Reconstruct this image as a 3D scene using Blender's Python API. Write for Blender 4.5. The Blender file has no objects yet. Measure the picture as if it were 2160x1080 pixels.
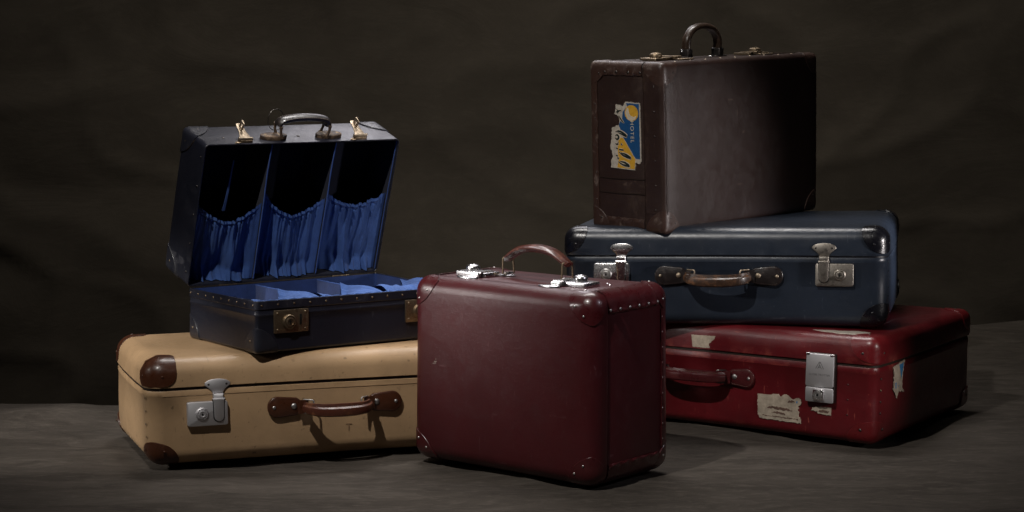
import bpy, bmesh, math, random
from mathutils import Vector, Matrix, noise
random.seed(7)
PI = math.pi
sc = bpy.context.scene
col = sc.collection

# ------------------------------------------------------------------ camera, world, lamps, exposure
cam = bpy.data.cameras.new('camera')
cam.sensor_width = 36.0
cam.lens = 36.0 * 4051.8 / 2160.0
cam.shift_y = -83.6 / 2160.0
cam.clip_end = 60.0
cam_o = bpy.data.objects.new('camera', cam)
col.objects.link(cam_o)
cam_o.location = (0.0, -3.278, 0.747)
cam_o.rotation_euler = (PI / 2 - 0.0819, 0, 0)
sc.camera = cam_o

world = bpy.data.worlds.new('World')
sc.world = world
world.use_nodes = True
bg = world.node_tree.nodes['Background']
bg.inputs[0].default_value = (0.75, 0.78, 1.0, 1)
bg.inputs[1].default_value = 0.003


def aim(o, target):
    o.rotation_euler = (Vector(target) - o.location).to_track_quat('-Z', 'Y').to_euler()


def spot(name, loc, target, power, angle, blend, radius, colour):
    l = bpy.data.lights.new(name, 'SPOT')
    l.energy = power
    l.spot_size = math.radians(angle)
    l.spot_blend = blend
    l.shadow_soft_size = radius
    l.color = colour
    o = bpy.data.objects.new(name, l)
    col.objects.link(o)
    o.location = loc
    aim(o, target)
    return o


def area(name, loc, target, power, sx, sy, spread, colour):
    l = bpy.data.lights.new(name, 'AREA')
    l.shape = 'RECTANGLE'
    l.size = sx
    l.size_y = sy
    l.energy = power
    l.spread = math.radians(spread)
    l.color = colour
    o = bpy.data.objects.new(name, l)
    col.objects.link(o)
    o.location = loc
    aim(o, target)
    return o


spot('key_light', (-1.05, -1.55, 2.78), (-0.02, 0.40, 0.30), 275, 38, 1.0, 0.03, (1.0, 0.955, 0.90))
area('rim_light', (-0.10, 1.90, 1.62), (0.0, 0.45, 0.40), 0.55, 0.75, 0.30, 60, (0.98, 0.94, 1.0))
area('top_light', (0.0, 1.05, 2.30), (0.05, 0.50, 0.25), 5.0, 1.5, 0.30, 60, (1.0, 0.96, 0.93))
spot('lid_light', (-0.30, 0.05, 2.10), (-0.33, 0.46, 0.36), 130, 13, 1.0, 0.06, (1.0, 0.96, 0.93))
spot('brown_case_light', (2.2, -0.35, 0.50), (0.345, 0.63, 0.49), 125.0, 19, 1.0, 0.06, (1.0, 0.93, 0.92))
spot('blue_case_light', (2.3, 0.05, 0.95), (0.80, 0.66, 0.36), 260.0, 10, 1.0, 0.06, (0.80, 0.86, 1.0))
spot('red_case_light', (2.0, -1.10, 0.75), (0.70, 0.42, 0.13), 85.0, 8, 1.0, 0.06, (1.0, 0.94, 0.90))
spot('maroon_side_light', (2.1, -0.70, 1.75), (0.25, 0.12, 0.27), 65.0, 11, 1.0, 0.10, (0.90, 0.88, 1.0))
spot('left_light', (-2.5, -0.30, 1.05), (-0.82, 0.50, 0.08), 130, 20, 0.5, 0.05, (1.0, 0.95, 0.88))
spot('floor_light', (-1.9, -0.6, 2.2), (-1.12, 0.74, 0.0), 55, 11, 0.5, 0.05, (1.0, 0.96, 0.92))
area('maroon_case_light', (-2.35, -0.35, 1.05), (-0.09, 0.25, 0.33), 0.25, 0.22, 0.25, 11, (1.0, 0.95, 0.92))
spot('backdrop_glow', (-0.05, 1.50, -0.32), (-0.05, 2.40, 0.42), 11, 120, 1.0, 0.3, (1.0, 0.95, 0.86))
area('backdrop_light', (0.1, 1.25, 2.70), (0.1, 2.35, 0.30), 10.5, 3.8, 0.30, 85, (1.0, 0.94, 0.84))

vs = sc.view_settings
vs.view_transform = 'Standard'
vs.look = 'None'
vs.exposure = 0.0
vs.gamma = 1.0
vs.use_curve_mapping = False


# ------------------------------------------------------------------ materials
def nm(name):
    m = bpy.data.materials.new(name)
    m.use_nodes = True
    nt = m.node_tree
    b = nt.nodes['Principled BSDF']
    return m, nt, b


def tex_noise(nt, co, scale, detail=4, rough=0.55, dist=0.0):
    n = nt.nodes.new('ShaderNodeTexNoise')
    n.inputs['Scale'].default_value = scale
    n.inputs['Detail'].default_value = detail
    n.inputs['Roughness'].default_value = rough
    n.inputs['Distortion'].default_value = dist
    nt.links.new(co, n.inputs['Vector'])
    return n.outputs['Fac']


def ramp(nt, fac, stops):
    r = nt.nodes.new('ShaderNodeValToRGB')
    e = r.color_ramp.elements
    while len(e) < len(stops):
        e.new(0.5)
    for k, (p, c) in enumerate(stops):
        e[k].position = p
        e[k].color = (c, c, c, 1) if isinstance(c, (int, float)) else (*c, 1)
    nt.links.new(fac, r.inputs[0])
    return r.outputs[0]


def coords(nt, scale=(1, 1, 1), rot=(0, 0, 0)):
    t = nt.nodes.new('ShaderNodeTexCoord')
    m = nt.nodes.new('ShaderNodeMapping')
    m.inputs['Scale'].default_value = scale
    m.inputs['Rotation'].default_value = rot
    nt.links.new(t.outputs['Object'], m.inputs['Vector'])
    return m.outputs[0]


def mix(nt, fac, a, b, mode='MIX'):
    m = nt.nodes.new('ShaderNodeMix')
    m.data_type = 'RGBA'
    m.blend_type = mode
    for s, v in ((0, fac), (6, a), (7, b)):
        if isinstance(v, (int, float)):
            m.inputs[s].default_value = v
        elif isinstance(v, tuple):
            m.inputs[s].default_value = (*v, 1)
        else:
            nt.links.new(v, m.inputs[s])
    return m.outputs[2]


def bump(nt, b, heights):
    prev = None
    for h, s, d in heights:
        n = nt.nodes.new('ShaderNodeBump')
        n.inputs['Strength'].default_value = s
        n.inputs['Distance'].default_value = d
        nt.links.new(h, n.inputs['Height'])
        if prev:
            nt.links.new(prev, n.inputs['Normal'])
        prev = n.outputs[0]
    nt.links.new(prev, b.inputs['Normal'])


def fibre(name, colour, rough=0.36, dark=0.6, scuff=(0.5, 0.42, 0.34), scuff_amt=0.35, grain=0.25, spec=0.5, stain=0.25, coat=0.0, wear=0.4):
    """vulcanised fibre or coated board: grain, stains, fine scratches, scuffs"""
    m, nt, b = nm(name)
    co = coords(nt)
    big = tex_noise(nt, co, 7.0, 5, 0.6)
    med = tex_noise(nt, co, 38.0, 6, 0.65, 0.4)
    c = mix(nt, ramp(nt, big, [(0.32, 1.0), (0.68, 0.0)]), colour, tuple(x * dark for x in colour))
    spots = ramp(nt, tex_noise(nt, co, 85.0, 3, 0.5), [(0.66, 0.0), (0.74, 1.0)])
    c = mix(nt, mix(nt, 1.0, spots, (stain,) * 3, 'MULTIPLY'), c, tuple(x * 0.35 for x in colour))
    # scratches: thin lines from strongly stretched noise in two directions
    s1 = tex_noise(nt, coords(nt, (260, 9, 30), (0.3, 0.5, 0.6)), 1.0, 2, 0.5)
    s2 = tex_noise(nt, coords(nt, (10, 280, 60), (0.2, 0.1, -0.5)), 1.0, 2, 0.5)
    sc1 = ramp(nt, s1, [(0.705, 0.0), (0.725, 1.0)])
    sc2 = ramp(nt, s2, [(0.71, 0.0), (0.73, 1.0)])
    scr = mix(nt, 1.0, sc1, sc2, 'LIGHTEN')
    scr = mix(nt, 1.0, scr, ramp(nt, med, [(0.44, 0.0), (0.56, 1.0)]), 'MULTIPLY')
    c = mix(nt, mix(nt, 1.0, scr, (scuff_amt,) * 3, 'MULTIPLY'), c, scuff)
    geo = nt.nodes.new('ShaderNodeNewGeometry')
    edge = ramp(nt, geo.outputs['Pointiness'], [(0.505, 0.0), (0.56, 1.0)])
    patch = ramp(nt, tex_noise(nt, co, 21.0, 8, 0.75, 0.8), [(0.50, 0.0), (0.64, 1.0)])
    wearm = mix(nt, 1.0, edge, patch, 'MULTIPLY')
    c = mix(nt, mix(nt, 1.0, wearm, (wear,) * 3, 'MULTIPLY'), c, scuff)
    dust = ramp(nt, tex_noise(nt, co, 14.0, 9, 0.8, 1.2), [(0.52, 0.0), (0.75, 1.0)])
    c = mix(nt, mix(nt, 1.0, dust, (0.30,) * 3, 'MULTIPLY'), c, tuple(x * 0.55 + 0.012 for x in colour))
    nick = ramp(nt, tex_noise(nt, co, 230.0, 2, 0.5), [(0.745, 0.0), (0.76, 1.0)])
    c = mix(nt, mix(nt, 1.0, nick, (scuff_amt,) * 3, 'MULTIPLY'), c, scuff)
    nt.links.new(c, b.inputs['Base Color'])
    fine = tex_noise(nt, co, 900.0, 3, 0.6)
    rr0 = mix(nt, 0.5, ramp(nt, med, [(0.3, rough * 0.75), (0.7, min(1, rough * 1.3))]), ramp(nt, fine, [(0.3, rough * 0.85), (0.7, rough * 1.2)]))
    rr = mix(nt, mix(nt, 1.0, dust, (0.4,) * 3, 'MULTIPLY'), rr0, (min(1, rough * 1.7),) * 3)
    nt.links.new(rr, b.inputs['Roughness'])
    b.inputs['Specular IOR Level'].default_value = spec
    b.inputs['Coat Weight'].default_value = coat
    b.inputs['Coat Roughness'].default_value = 0.22
    bump(nt, b, [(big, 0.25, 0.006), (fine, grain, 0.0006), (med, 0.18, 0.0012)])
    return m


def leather(name, colour, worn, rough=0.34, worn_at=(0.5, 0.66), coat=0.15):
    m, nt, b = nm(name)
    co = coords(nt)
    n1 = tex_noise(nt, co, 55.0, 6, 0.7, 0.6)
    n2 = tex_noise(nt, co, 420.0, 4, 0.6)
    c = mix(nt, ramp(nt, n1, [(worn_at[0], 0.0), (worn_at[1], 1.0)]), colour, worn)
    c = mix(nt, ramp(nt, n2, [(0.3, 0.45), (0.55, 0.0)]), c, tuple(x * 0.3 for x in colour))
    nt.links.new(c, b.inputs['Base Color'])
    nt.links.new(ramp(nt, n1, [(0.3, rough * 0.8), (0.75, min(1, rough * 1.7))]), b.inputs['Roughness'])
    b.inputs['Coat Weight'].default_value = coat
    b.inputs['Coat Roughness'].default_value = 0.15
    vor = nt.nodes.new('ShaderNodeTexVoronoi')
    vor.inputs['Scale'].default_value = 520
    nt.links.new(co, vor.inputs['Vector'])
    bump(nt, b, [(n1, 0.3, 0.002), (vor.outputs['Distance'], 0.15, 0.0006)])
    return m


def metal(name, colour, rough, tarnish, amount=0.4, relief=1.0):
    m, nt, b = nm(name)
    co = coords(nt)
    n1 = tex_noise(nt, co, 160.0, 6, 0.7, 0.5)
    n2 = tex_noise(nt, coords(nt, (90, 1400, 200), (0.4, 0.2, 0.3)), 1.0, 3, 0.6)
    c = mix(nt, mix(nt, 1.0, ramp(nt, n1, [(0.48, 0.0), (0.7, 1.0)]), (amount,) * 3, 'MULTIPLY'), colour, tarnish)
    nt.links.new(c, b.inputs['Base Color'])
    b.inputs['Metallic'].default_value = 1.0
    nt.links.new(ramp(nt, n1, [(0.3, rough * (1 - 0.25 * relief)), (0.75, min(1, rough * (1 + 0.8 * relief)))]), b.inputs['Roughness'])
    bump(nt, b, [(n2, 0.10 * relief, 0.0004), (n1, 0.10 * relief, 0.0006)])
    return m


def plain(name, colour, rough=0.6, var=0.3, scale=60, spec=0.4):
    m, nt, b = nm(name)
    co = coords(nt)
    n1 = tex_noise(nt, co, scale, 5, 0.65)
    c = mix(nt, ramp(nt, n1, [(0.3, 1.0), (0.7, 0.0)]), colour, tuple(x * (1 - var) for x in colour))
    nt.links.new(c, b.inputs['Base Color'])
    b.inputs['Roughness'].default_value = rough
    b.inputs['Specular IOR Level'].default_value = spec
    bump(nt, b, [(n1, 0.2, 0.001)])
    return m


def cloth(name, colour, scale=1500, var=0.35):
    m, nt, b = nm(name)
    co = coords(nt)
    n1 = tex_noise(nt, co, 26.0, 5, 0.6)
    w1 = tex_noise(nt, coords(nt, (scale, scale * 0.12, scale)), 1.0, 2, 0.5)
    w2 = tex_noise(nt, coords(nt, (scale * 0.12, scale, scale * 0.12)), 1.0, 2, 0.5)
    w = mix(nt, 0.5, w1, w2)
    c = mix(nt, ramp(nt, n1, [(0.3, 1.0), (0.72, 0.0)]), colour, tuple(x * (1 - var) for x in colour))
    c = mix(nt, ramp(nt, w, [(0.35, 0.4), (0.6, 0.0)]), c, tuple(x * 0.55 for x in colour))
    nt.links.new(c, b.inputs['Base Color'])
    b.inputs['Roughness'].default_value = 0.85
    b.inputs['Specular IOR Level'].default_value = 0.2
    b.inputs['Sheen Weight'].default_value = 0.12
    bump(nt, b, [(n1, 0.25, 0.006), (w, 0.35, 0.0006)])
    return m


def canvas(name, colour, colour2, stretch, bump_amt, dk=0.45):
    m, nt, b = nm(name)
    co = coords(nt)
    n1 = tex_noise(nt, co, 1.3, 6, 0.62, 0.6)
    n2 = tex_noise(nt, coords(nt, stretch), 1.0, 7, 0.68, 1.1)
    n3 = tex_noise(nt, coords(nt, tuple(s * 7 for s in stretch)), 1.0, 5, 0.65, 0.5)
    fine = tex_noise(nt, co, 700, 3, 0.6)
    c = mix(nt, ramp(nt, n1, [(0.33, 0.0), (0.67, 1.0)]), colour, colour2)
    c = mix(nt, ramp(nt, n2, [(0.35, dk), (0.6, 0.0)]), c, tuple(x * 0.55 for x in colour))
    c = mix(nt, ramp(nt, n3, [(0.5, 0.0), (0.75, dk * 0.8)]), c, tuple(min(1, x * 1.6) for x in colour2))
    nt.links.new(c, b.inputs['Base Color'])
    b.inputs['Roughness'].default_value = 0.9
    b.inputs['Specular IOR Level'].default_value = 0.15
    bump(nt, b, [(n2, bump_amt, 0.02), (n3, bump_amt * 0.8, 0.005), (fine, 0.3, 0.0008)])
    return m


M = {}
M['cream'] = fibre('cream_fibre', (0.48, 0.315, 0.175), 0.40, 0.76, (0.22, 0.125, 0.06), 0.5, 0.3, 0.45, 0.75)
M['navy'] = fibre('navy_fibre', (0.015, 0.016, 0.026), 0.34, 0.7, (0.12, 0.12, 0.14), 0.35, 0.25, 0.5, 0.2, wear=0.2)
M['blue'] = fibre('slate_blue_fibre', (0.019, 0.026, 0.040), 0.34, 0.72, (0.14, 0.16, 0.19), 0.3, 0.22, 0.5, 0.2, wear=0.15)
M['red'] = fibre('red_fibre', (0.125, 0.007, 0.011), 0.36, 0.6, (0.42, 0.10, 0.07), 0.5, 0.25, 0.5, 0.3)
M['maroon'] = fibre('maroon_fibre', (0.060, 0.0075, 0.010), 0.35, 0.8, (0.22, 0.12, 0.13), 0.22, 0.6, 0.5, 0.25, wear=0.12)
M['brown'] = fibre('brown_fibre', (0.030, 0.016, 0.013), 0.37, 0.75, (0.16, 0.11, 0.08), 0.3, 0.5, 0.5, 0.2, wear=0.3)
M['tan_leather'] = leather('chestnut_leather', (0.062, 0.019, 0.008), (0.10, 0.034, 0.014), 0.30, (0.55, 0.75), 0.15)
M['handle_tan'] = leather('worn_tan_leather', (0.080, 0.022, 0.012), (0.21, 0.075, 0.028), 0.38, (0.50, 0.70))
M['handle_old'] = leather('scuffed_brown_leather', (0.034, 0.017, 0.010), (0.15, 0.062, 0.022), 0.36, (0.50, 0.66))
M['handle_red'] = leather('oxblood_leather', (0.065, 0.010, 0.012), (0.10, 0.016, 0.016), 0.26, (0.5, 0.75), 0.4)
M['handle_maroon'] = leather('chestnut_red_leather', (0.075, 0.018, 0.012), (0.24, 0.075, 0.035), 0.28, (0.54, 0.72), 0.3)
M['black_leather'] = leather('black_leather', (0.016, 0.012, 0.012), (0.055, 0.035, 0.025), 0.32, (0.55, 0.72), 0.3)
M['bronze_leather'] = leather('bronze_brown_leather', (0.040, 0.024, 0.016), (0.085, 0.052, 0.034), 0.30, (0.5, 0.72), 0.2)
M['tab_old'] = leather('weathered_tab_leather', (0.040, 0.024, 0.016), (0.20, 0.13, 0.08), 0.5, (0.45, 0.62), 0.0)
M['navy_leather'] = leather('glossy_navy_leather', (0.005, 0.005, 0.008), (0.03, 0.026, 0.024), 0.24, (0.62, 0.76), 0.1)
M['navy_cap'] = leather('navy_corner_leather', (0.017, 0.018, 0.027), (0.05, 0.045, 0.045), 0.36, (0.58, 0.75), 0.2)
M['red_cap'] = leather('red_corner_leather', (0.13, 0.007, 0.010), (0.18, 0.02, 0.015), 0.30, (0.58, 0.75), 0.3)
M['maroon_cap'] = leather('maroon_corner_leather', (0.058, 0.007, 0.009), (0.085, 0.013, 0.013), 0.28, (0.58, 0.75), 0.35)
M['brown_cap'] = leather('brown_corner_leather', (0.042, 0.020, 0.014), (0.12, 0.085, 0.07), 0.40, (0.56, 0.66), 0.1)
M['chrome'] = metal('polished_nickel', (0.84, 0.83, 0.84), 0.24, (0.50, 0.48, 0.47), 0.2, 0.35)
M['nickel'] = metal('dull_nickel', (0.52, 0.51, 0.50), 0.38, (0.22, 0.20, 0.18), 0.5)
M['old_nickel'] = metal('tarnished_nickel', (0.36, 0.33, 0.29), 0.40, (0.13, 0.11, 0.09), 0.8)
M['steel_plate'] = metal('brushed_steel', (0.66, 0.65, 0.67), 0.58, (0.60, 0.59, 0.61), 0.3, 0.05)
M['brass'] = metal('aged_brass', (0.28, 0.215, 0.145), 0.42, (0.12, 0.085, 0.05), 0.8)
M['bright_brass'] = metal('worn_brass', (0.44, 0.36, 0.27), 0.46, (0.18, 0.14, 0.09), 0.7)
M['dark_metal'] = metal('blackened_metal', (0.10, 0.09, 0.085), 0.35, (0.03, 0.03, 0.03), 0.6)
M['seam'] = plain('dark_seam', (0.022, 0.012, 0.008), 0.6)
M['seam_navy'] = plain('dark_navy_seam', (0.008, 0.008, 0.012), 0.5)
M['hole'] = plain('keyhole_dark', (0.004, 0.004, 0.004), 0.6)
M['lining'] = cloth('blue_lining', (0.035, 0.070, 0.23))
M['lid_lining'] = cloth('shaded_lid_lining', (0.004, 0.006, 0.020))  # the blue lining again, with the shade inside the lid put into its colour
M['pocket'] = cloth('blue_pocket_cloth', (0.052, 0.115, 0.34))
M['piping'] = cloth('blue_piping', (0.050, 0.110, 0.36))
M['paper'] = plain('old_paper', (0.50, 0.42, 0.33), 0.8, 0.45, 90, 0.2)
M['paper_white'] = plain('torn_white_paper', (0.50, 0.45, 0.38), 0.8, 0.35, 120, 0.2)
M['paper_dark'] = plain('dirty_paper', (0.15, 0.09, 0.07), 0.8, 0.4, 120, 0.2)
M['ink_blue'] = plain('label_blue', (0.006, 0.070, 0.205), 0.6, 0.25, 120)
M['ink_pale_blue'] = plain('faded_blue_ink', (0.05, 0.22, 0.46), 0.7, 0.3, 120)
M['ink_yellow'] = plain('label_yellow', (0.62, 0.34, 0.03), 0.6, 0.2, 120)
M['ink_dark'] = plain('label_dark_green', (0.012, 0.022, 0.020), 0.6)
M['ink_cream'] = plain('label_cream', (0.60, 0.52, 0.40), 0.7, 0.2)
M['stamp'] = plain('faint_stamp', (0.33, 0.21, 0.12), 0.6)
M['engrave'] = plain('engraved_grey', (0.19, 0.185, 0.19), 0.5)
M['emboss'] = plain('worn_scratch', (0.26, 0.15, 0.14), 0.6)
M['thread'] = plain('waxed_thread', (0.045, 0.018, 0.012), 0.6)
M['thread_light'] = plain('pale_thread', (0.22, 0.16, 0.12), 0.7)
M['floor'] = canvas('floor_canvas', (0.056, 0.047, 0.039), (0.090, 0.077, 0.066), (4.0, 12.0, 6.0), 0.6, 0.6)
M['wall'] = canvas('backdrop_canvas', (0.056, 0.047, 0.037), (0.074, 0.062, 0.049), (2.2, 2.2, 4.5), 0.16, 0.22)


# ------------------------------------------------------------------ mesh helpers
class P:
    def __init__(self):
        self.v = []
        self.f = []

    def add(self, vs_, fs_, mx=None):
        o = len(self.v)
        for p in vs_:
            p = Vector(p)
            self.v.append(mx @ p if mx is not None else p)
        for f in fs_:
            self.f.append([i + o for i in f])
        return self


def rings(P_, rs, mx=None, cap0=True, cap1=True, closed=True):
    n = len(rs[0])
    vs_, fs_ = [], []
    for r in rs:
        vs_ += r
    m = n if closed else n - 1
    for k in range(len(rs) - 1):
        for i in range(m):
            j = (i + 1) % n
            fs_.append([k * n + i, k * n + j, (k + 1) * n + j, (k + 1) * n + i])
    if cap0:
        fs_.append(list(range(n - 1, -1, -1)))
    if cap1:
        fs_.append([(len(rs) - 1) * n + i for i in range(n)])
    P_.add(vs_, fs_, mx)


def rrect(a, b, r, n=6, ns=1):
    r = max(min(r, a - 1e-5, b - 1e-5), 1e-4)
    pts = []
    cs = [(a - r, -b + r, -PI / 2), (a - r, b - r, 0), (-a + r, b - r, PI / 2), (-a + r, -b + r, PI)]
    for k, (cx, cy, a0) in enumerate(cs):
        arc = [(cx + r * math.cos(a0 + PI / 2 * i / n), cy + r * math.sin(a0 + PI / 2 * i / n)) for i in range(n + 1)]
        pts += arc
        nx = cs[(k + 1) % 4]
        q = (nx[0] + r * math.cos(nx[2]), nx[1] + r * math.sin(nx[2]))
        p = arc[-1]
        for s in range(1, ns):
            t = s / ns
            pts.append((p[0] + (q[0] - p[0]) * t, p[1] + (q[1] - p[1]) * t))
    return pts


def plate(P_, outline, t, bev=0.0006, mx=None, z0=0.0):
    """extruded outline (ccw, in u v) with a bevelled top edge, along +n"""
    n = len(outline)
    ins = []
    for i in range(n):
        a = Vector(outline[i - 1]); b = Vector(outline[i]); c = Vector(outline[(i + 1) % n])
        e1 = (b - a); e2 = (c - b)
        if e1.length < 1e-9 or e2.length < 1e-9:
            e1 = e2 = (c - a)
        n1 = Vector((-e1.y, e1.x)).normalized(); n2 = Vector((-e2.y, e2.x)).normalized()
        nn = (n1 + n2)
        nn = nn.normalized() if nn.length > 1e-6 else n1
        ins.append((b + nn * bev))
    rs = [[(p[0], p[1], z0) for p in outline],
          [(p[0], p[1], z0 + t - bev) for p in outline],
          [(p[0] * 0.7 + q[0] * 0.3, p[1] * 0.7 + q[1] * 0.3, z0 + t - bev * 0.35) for p, q in zip(outline, ins)],
          [(q[0], q[1], z0 + t) for q in ins]]
    rings(P_, rs, mx)


def lathe(P_, prof, n=20, mx=None, cap0=True, cap1=True):
    rs = []
    for r, z in prof:
        r = max(r, 1e-5)
        rs.append([(r * math.cos(2 * PI * i / n), r * math.sin(2 * PI * i / n), z) for i in range(n)])
    rings(P_, rs, mx, cap0, cap1)


def dome_prof(r, h, k=5):
    return [(r, 0)] + [(r * math.cos(PI / 2 * i / k), h * math.sin(PI / 2 * i / k)) for i in range(k)] + [(r * 0.04, h)]


def sweep(P_, path, sect, up=(0, 0, 1), mx=None, scale=None, closed=False):
    """sweep a 2-d section (side, up) along a path; the section's up stays close to the given direction"""
    up = Vector(up)
    n = len(path)
    rs = []
    for i, p in enumerate(path):
        p = Vector(p)
        a = Vector(path[(i - 1) % n] if closed else path[max(i - 1, 0)])
        b = Vector(path[(i + 1) % n] if closed else path[min(i + 1, n - 1)])
        t = (b - a).normalized()
        s = t.cross(up)
        s = s.normalized() if s.length > 1e-6 else Vector((1, 0, 0))
        w = s.cross(t)
        k = scale(i / (n - 1)) if scale else (1, 1)
        rs.append([p + s * (q[0] * k[0]) + w * (q[1] * k[1]) for q in sect])
    if closed:
        rs.append(rs[0])
    rings(P_, rs, mx, not closed, not closed)


def circle(r, n=10, ry=None):
    ry = ry or r
    return [(r * math.cos(2 * PI * i / n), ry * math.sin(2 * PI * i / n)) for i in range(n)]


def arc_path(pts, sub=8):
    """catmull-rom through points"""
    pts = [Vector(p) for p in pts]
    q = [pts[0] * 2 - pts[1]] + pts + [pts[-1] * 2 - pts[-2]]
    out = []
    for i in range(1, len(q) - 2):
        for s in range(sub):
            t = s / sub
            a, b, c, d = q[i - 1], q[i], q[i + 1], q[i + 2]
            out.append(0.5 * ((2 * b) + (c - a) * t + (2 * a - 5 * b + 4 * c - d) * t * t + (3 * b - a - 3 * c + d) * t ** 3))
    out.append(pts[-1])
    return out


def frame(o, u, n):
    o = Vector(o); u = Vector(u).normalized(); n = Vector(n).normalized()
    v = n.cross(u)
    return Matrix(((u.x, v.x, n.x, o.x), (u.y, v.y, n.y, o.y), (u.z, v.z, n.z, o.z), (0, 0, 0, 1)))


def mesh_from(name, P_, mat, xf=None, warp=None, angle=38):
    me = bpy.data.meshes.new(name)
    vs_ = P_.v
    if warp:
        vs_ = [warp(v) for v in vs_]
    if xf is not None:
        vs_ = [xf @ v for v in vs_]
    bm = bmesh.new()
    bv = [bm.verts.new(v) for v in vs_]
    for f in P_.f:
        try:
            bm.faces.new([bv[i] for i in f])
        except ValueError:
            pass
    bmesh.ops.remove_doubles(bm, verts=bm.verts, dist=2e-6)
    bmesh.ops.recalc_face_normals(bm, faces=bm.faces)
    bm.to_mesh(me)
    bm.free()
    me.polygons.foreach_set('use_smooth', [True] * len(me.polygons))
    me.set_sharp_from_angle(angle=math.radians(angle))
    me.materials.append(mat)
    return me


class Case:
    """one suitcase: an Empty at its base that parents the parts; parts are modelled as if the case lay flat"""

    def __init__(self, name, label, loc, rot, L, D, H, r, upright=False, dome=0.0, bulge=0.0):
        self.root = bpy.data.objects.new(name, None)
        self.root.empty_display_size = 0.1
        col.objects.link(self.root)
        self.root.location = loc
        yaw, pit, rol = rot
        self.root.rotation_euler = (Matrix.Rotation(yaw, 3, 'Z') @ Matrix.Rotation(pit, 3, 'X') @ Matrix.Rotation(rol, 3, 'Y')).to_euler()
        self.root['label'] = label
        self.root['category'] = 'suitcase'
        self.root['group'] = 'old suitcases piled for a studio picture'
        self.L, self.D, self.H, self.r, self.dome = L, D, H, r, dome
        self.xf = Matrix(((-1, 0, 0, 0), (0, 0, -1, H / 2), (0, -1, 0, D / 2), (0, 0, 0, 1))) if upright else None
        self.bulge = bulge
        self.shared = {}
        self.seed = random.uniform(0, 50)

    def warp(self, v):
        L, D, H = self.L, self.D, self.H
        wx = max(0, 1 - (2 * v.x / L) ** 2); wy = max(0, 1 - (2 * v.y / D) ** 2); wz = v.z / H
        z = v.z + self.dome * max(0, wz) ** 2 * wx * wy
        s = self.seed
        if self.bulge:
            wm = max(0, 1 - (2 * v.z / H - 1) ** 2) * self.bulge
            v = Vector((v.x + wm * 0.7 * (2 * v.x / L) ** 3 * max(0, min(1, wy + 0.1)), v.y + wm * (2 * v.y / D) ** 3 * max(0, min(1, wx + 0.1)), v.z))
        a = 0.0011
        return Vector((v.x + a * math.sin(9 * v.y + 13 * v.z + s), v.y + a * math.sin(8 * v.x + 11 * v.z + s * 2), z + a * math.sin(7 * v.x + 9 * v.y + s * 3)))

    def part(self, name, P_, mat, parent=None, mx=None, label=None, angle=38, stuff=False):
        if mx is not None:
            P_.v = [mx @ v for v in P_.v]
        me = mesh_from(name, P_, mat, self.xf, self.warp, angle)
        o = bpy.data.objects.new(name, me)
        col.objects.link(o)
        o.parent = parent or self.root
        if label:
            o['label'] = label
        if stuff:
            o['kind'] = 'stuff'
        return o

    def rivet(self, pos, n, r, mat, parent=None, h=0.6, lift=0.0):
        key = (round(r, 5), mat.name, h)
        if key not in self.shared:
            p = P()
            lathe(p, dome_prof(r, r * h, 4), 10)
            self.shared[key] = mesh_from('rivet', p, mat)
        o = bpy.data.objects.new('rivet', self.shared[key])
        col.objects.link(o)
        o.parent = parent or self.root
        n = Vector(n)
        q = self.warp(Vector(pos)) + n * lift
        if self.xf is not None:
            q = self.xf @ q
            n = self.xf.to_3x3() @ n
        o.matrix_local = Matrix.Translation(q) @ n.to_track_quat('Z', 'Y').to_matrix().to_4x4()
        return o

    # frames on the faces, origin at face centre line, v measured in z from the base
    def front(self, x=0, z=0, out=0):
        return frame((x, -self.D / 2 - out, z), (1, 0, 0), (0, -1, 0))

    def right(self, y=0, z=0, out=0):
        return frame((self.L / 2 + out, y, z), (0, 1, 0), (1, 0, 0))

    def left(self, y=0, z=0, out=0):
        return frame((-self.L / 2 - out, y, z), (0, -1, 0), (-1, 0, 0))

    def top(self, x=0, y=0, out=0):
        return frame((x, y, self.H + out), (1, 0, 0), (0, 0, 1))


def shell(L, D, r, prof, cap0=False, cap1=True, ns=14, n=8):
    P_ = P()
    rs = []
    for ins, z in prof:
        rs.append([(x, y, z) for x, y in rrect(L / 2 - ins, D / 2 - ins, max(r - ins, 0.0012), n, ns)])
    caps = [0.86, 0.66, 0.42, 0.2, 0.02]
    if cap1:
        base = rs[-1]
        for s in caps:
            rs.append([(x * s, y * s, z) for x, y, z in base])
    if cap0:
        base = rs[0]
        rs = [[(x * s, y * s, z) for x, y, z in base] for s in reversed(caps)] + rs
    rings(P_, rs, None, cap0, cap1)
    return P_


def top_profile(z0, z1, r, k=7, lip=None):
    pr = [(0.004, z0), (0.0006, z0), (0.0, z0 + 0.0008)]
    if lip:
        pr += [(0.0, z0 + lip), (0.0009, z0 + lip + 0.0012)]
        b = 0.0009
    else:
        b = 0.0
    pr.append((b, z0 + (z1 - r - z0) * 0.5 + (lip or 0) * 0.5))
    for i in range(k + 1):
        a = PI / 2 * i / k
        pr.append((max(b, r * (1 - math.cos(a))), z1 - r + r * math.sin(a)))
    return pr


def bottom_profile(z0, z1, r, k=7, lip=None):
    return [(i, z1 - (z - z0)) for i, z in top_profile(z0, z1, r, k, lip)]


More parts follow.
